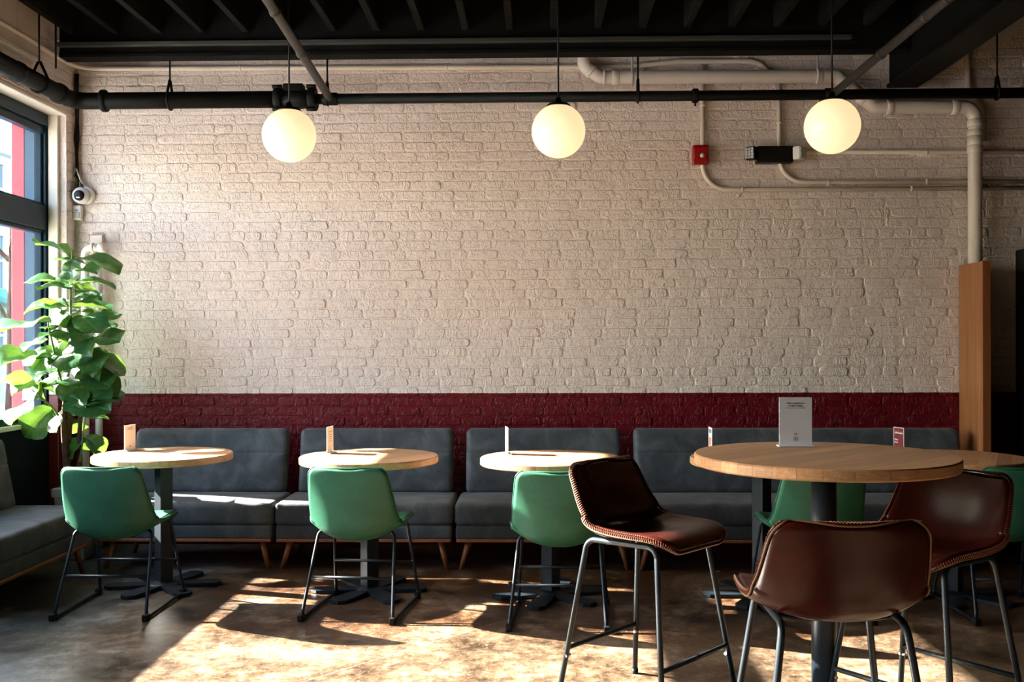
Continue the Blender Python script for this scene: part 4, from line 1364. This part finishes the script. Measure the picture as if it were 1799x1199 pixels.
LEAVES = [
    (-2.923, 6.232, 1.917, -3.188, 6.332, 2.026, 0.238, -0.0, 0.971, 0.45),
    (-2.901, 6.217, 1.905, -2.621, 6.132, 1.871, 0.225, -0.293, 0.929, 0.48),
    (-2.85, 6.224, 1.873, -3.011, 6.203, 1.9, -0.152, -0.206, 0.967, 0.53),
    (-2.908, 6.186, 1.888, -2.903, 6.152, 1.821, -0.154, -0.973, 0.172, 0.71),
    (-2.882, 6.191, 1.82, -2.718, 6.075, 1.811, -0.196, -0.28, 0.94, 0.47),
    (-2.946, 6.258, 1.746, -3.19, 6.191, 1.771, 0.242, -0.234, 0.942, 0.49),
    (-2.906, 6.172, 1.719, -3.123, 6.209, 1.736, -0.204, -0.325, 0.924, 0.52),
    (-2.901, 6.17, 1.747, -2.675, 6.197, 1.762, -0.081, -0.204, 0.976, 0.47),
    (-2.935, 6.217, 1.646, -2.752, 6.192, 1.651, 0.249, -0.313, 0.917, 0.54),
    (-2.931, 6.172, 1.601, -3.19, 6.176, 1.592, 0.048, -0.372, 0.927, 0.47),
    (-2.946, 6.266, 1.601, -2.709, 6.234, 1.592, -0.152, 0.04, 0.988, 0.51),
    (-3.009, 6.259, 1.627, -3.146, 6.357, 1.536, -0.474, -0.807, 0.351, 0.7),
    (-3.055, 6.174, 1.505, -3.19, 5.87, 1.458, -0.244, -0.572, 0.784, 0.6),
    (-2.895, 6.24, 1.578, -3.063, 6.189, 1.491, -0.335, -0.616, 0.713, 0.59),
    (-2.879, 6.239, 1.571, -2.735, 6.275, 1.525, -0.29, -0.275, 0.917, 0.61),
    (-2.761, 6.194, 1.498, -2.671, 6.296, 1.565, -0.029, -0.578, 0.816, 0.67),
    (-2.875, 6.173, 1.458, -3.092, 6.227, 1.474, -0.427, -0.26, 0.866, 0.58),
    (-2.809, 6.26, 1.434, -2.723, 6.29, 1.474, -0.034, -0.592, 0.805, 0.6),
    (-2.796, 6.215, 1.401, -2.598, 6.098, 1.4, -0.027, -0.492, 0.87, 0.62),
    (-2.796, 6.199, 1.441, -2.934, 6.309, 1.494, -0.464, -0.326, 0.824, 0.59),
    (-2.946, 6.264, 1.427, -2.854, 6.302, 1.337, -0.005, -0.95, 0.312, 0.67),
    (-3.064, 6.176, 1.391, -3.19, 6.099, 1.338, -0.166, -0.405, 0.899, 0.65),
    (-3.064, 6.198, 1.28, -3.19, 5.933, 1.257, 0.038, -0.384, 0.922, 0.61),
    (-3.077, 6.188, 1.334, -3.183, 6.12, 1.25, -0.086, -0.587, 0.805, 0.6),
    (-3.053, 6.22, 1.28, -2.782, 6.08, 1.302, -0.082, -0.678, 0.731, 0.67),
    (-3.016, 6.211, 1.201, -3.19, 6.017, 1.123, -0.215, -0.456, 0.864, 0.61),
    (-3.15, 6.103, 1.098, -3.19, 5.932, 1.164, -0.413, -0.304, 0.859, 0.62),
    (-3.023, 6.239, 1.179, -2.912, 6.276, 1.224, 0.167, -0.455, 0.875, 0.62),
    (-3.034, 6.232, 1.121, -2.739, 6.086, 1.137, 0.095, -0.568, 0.818, 0.59),
    (-3.032, 6.214, 1.133, -3.19, 6.132, 1.044, -0.156, -0.491, 0.857, 0.62),
    (-2.866, 6.193, 1.194, -2.653, 6.083, 1.126, -0.254, -0.29, 0.923, 0.63),
    (-2.802, 6.212, 1.279, -2.624, 6.27, 1.213, 0.073, -0.494, 0.866, 0.67),
    (-2.776, 6.17, 1.294, -2.747, 6.285, 1.315, 0.221, -0.328, 0.919, 0.63),
    (-2.893, 6.266, 1.098, -2.66, 6.133, 1.043, -0.111, -0.655, 0.748, 0.67),
    (-2.942, 6.199, 1.0, -2.661, 6.078, 0.969, -0.21, -0.608, 0.766, 0.63),
    (-2.838, 6.217, 1.007, -2.615, 6.137, 1.032, 0.039, -0.276, 0.96, 0.64),
    (-3.15, 6.194, 1.023, -3.19, 5.99, 0.909, -0.404, -0.845, 0.351, 0.65),
    (-3.072, 6.258, 0.957, -3.19, 6.152, 0.818, 0.036, -0.954, 0.296, 0.69),
    (-3.008, 6.208, 0.928, -2.992, 6.129, 0.842, -0.456, -0.82, 0.346, 0.66),
    (-2.944, 6.202, 0.9, -2.918, 6.271, 0.83, -0.129, -0.966, 0.225, 0.68),
    (-2.87, 6.214, 0.759, -2.951, 6.238, 0.677, -0.408, -0.876, 0.258, 0.67),
    (-2.846, 6.194, 0.775, -2.844, 6.293, 0.679, -0.139, -0.968, 0.21, 0.72),
    (-2.831, 6.199, 0.782, -2.754, 6.271, 0.688, 0.249, -0.867, 0.432, 0.61),
    (-2.83, 6.183, 0.901, -2.754, 6.256, 0.91, -0.094, -0.572, 0.815, 0.62),
    (-3.094, 6.206, 1.007, -3.097, 6.182, 1.062, -0.349, -0.458, 0.818, 0.67),
    (-2.92, 6.225, 1.38, -2.963, 6.162, 1.238, -0.068, -0.934, 0.35, 0.71),
    (-2.889, 6.235, 1.344, -2.847, 6.302, 1.198, 0.118, -0.905, 0.409, 0.66),
    (-2.975, 6.246, 1.236, -3.128, 6.349, 1.344, -0.136, -0.546, 0.826, 0.66),
    (-2.865, 6.261, 1.163, -2.757, 6.225, 1.236, 0.117, -0.306, 0.945, 0.63),
    (-2.933, 6.213, 1.524, -2.83, 6.186, 1.416, -0.184, -0.895, 0.406, 0.68),
    (-2.888, 6.173, 1.694, -2.822, 6.29, 1.714, 0.329, -0.439, 0.836, 0.66),
    (-2.97, 6.192, 1.434, -3.076, 6.101, 1.416, -0.389, -0.5, 0.774, 0.59),
    (-2.851, 6.231, 1.38, -2.786, 6.331, 1.358, -0.235, -0.582, 0.779, 0.64),
    (-3.039, 6.245, 1.345, -3.126, 6.128, 1.203, 0.038, -0.712, 0.702, 0.64),
    (-2.878, 6.171, 1.291, -2.697, 6.066, 1.239, 0.113, -0.614, 0.781, 0.64),
    (-3.067, 6.261, 1.055, -3.149, 6.172, 1.138, -0.433, -0.41, 0.803, 0.67),
    (-2.914, 6.225, 1.146, -2.972, 6.179, 1.023, -0.19, -0.933, 0.305, 0.67),
    (-2.83, 6.183, 1.076, -2.856, 6.069, 0.952, -0.088, -0.546, 0.834, 0.65),
    (-3.005, 6.236, 1.579, -3.098, 6.158, 1.63, -0.503, -0.303, 0.81, 0.62),
    (-2.876, 6.209, 1.541, -2.718, 6.081, 1.467, 0.238, -0.682, 0.691, 0.63),
    (-2.956, 6.208, 1.38, -2.98, 6.094, 1.433, -0.29, -0.349, 0.891, 0.58),
    (-2.883, 6.261, 1.236, -3.004, 6.363, 1.381, -0.448, -0.421, 0.789, 0.6),
]
STEM_AXES = [(-2.937, 6.22), (-3.03, 6.19), (-2.83, 6.22)]
for i, (bx, by, bz, tx, ty, tz, nx, ny, nz, wd) in enumerate(LEAVES):
    a, b_ = Vector((bx, by, bz)), Vector((tx, ty, tz))
    d = (b_ - a); ln = d.length * 1.12
    x = d.normalized(); n = Vector((nx, ny, nz))
    z = (n - x * n.dot(x)).normalized(); y = z.cross(x)
    mt = Matrix((x, y, z)).transposed().to_4x4()
    ln = max(ln, 0.15)
    mt = Matrix.Translation(pv(a)) @ mt @ Matrix.Diagonal((ln, ln * wd * 1.35, ln, 1))
    o = obj('leaf', LEAF[i % 6], M['leaf'], pl)
    o.matrix_local = mt
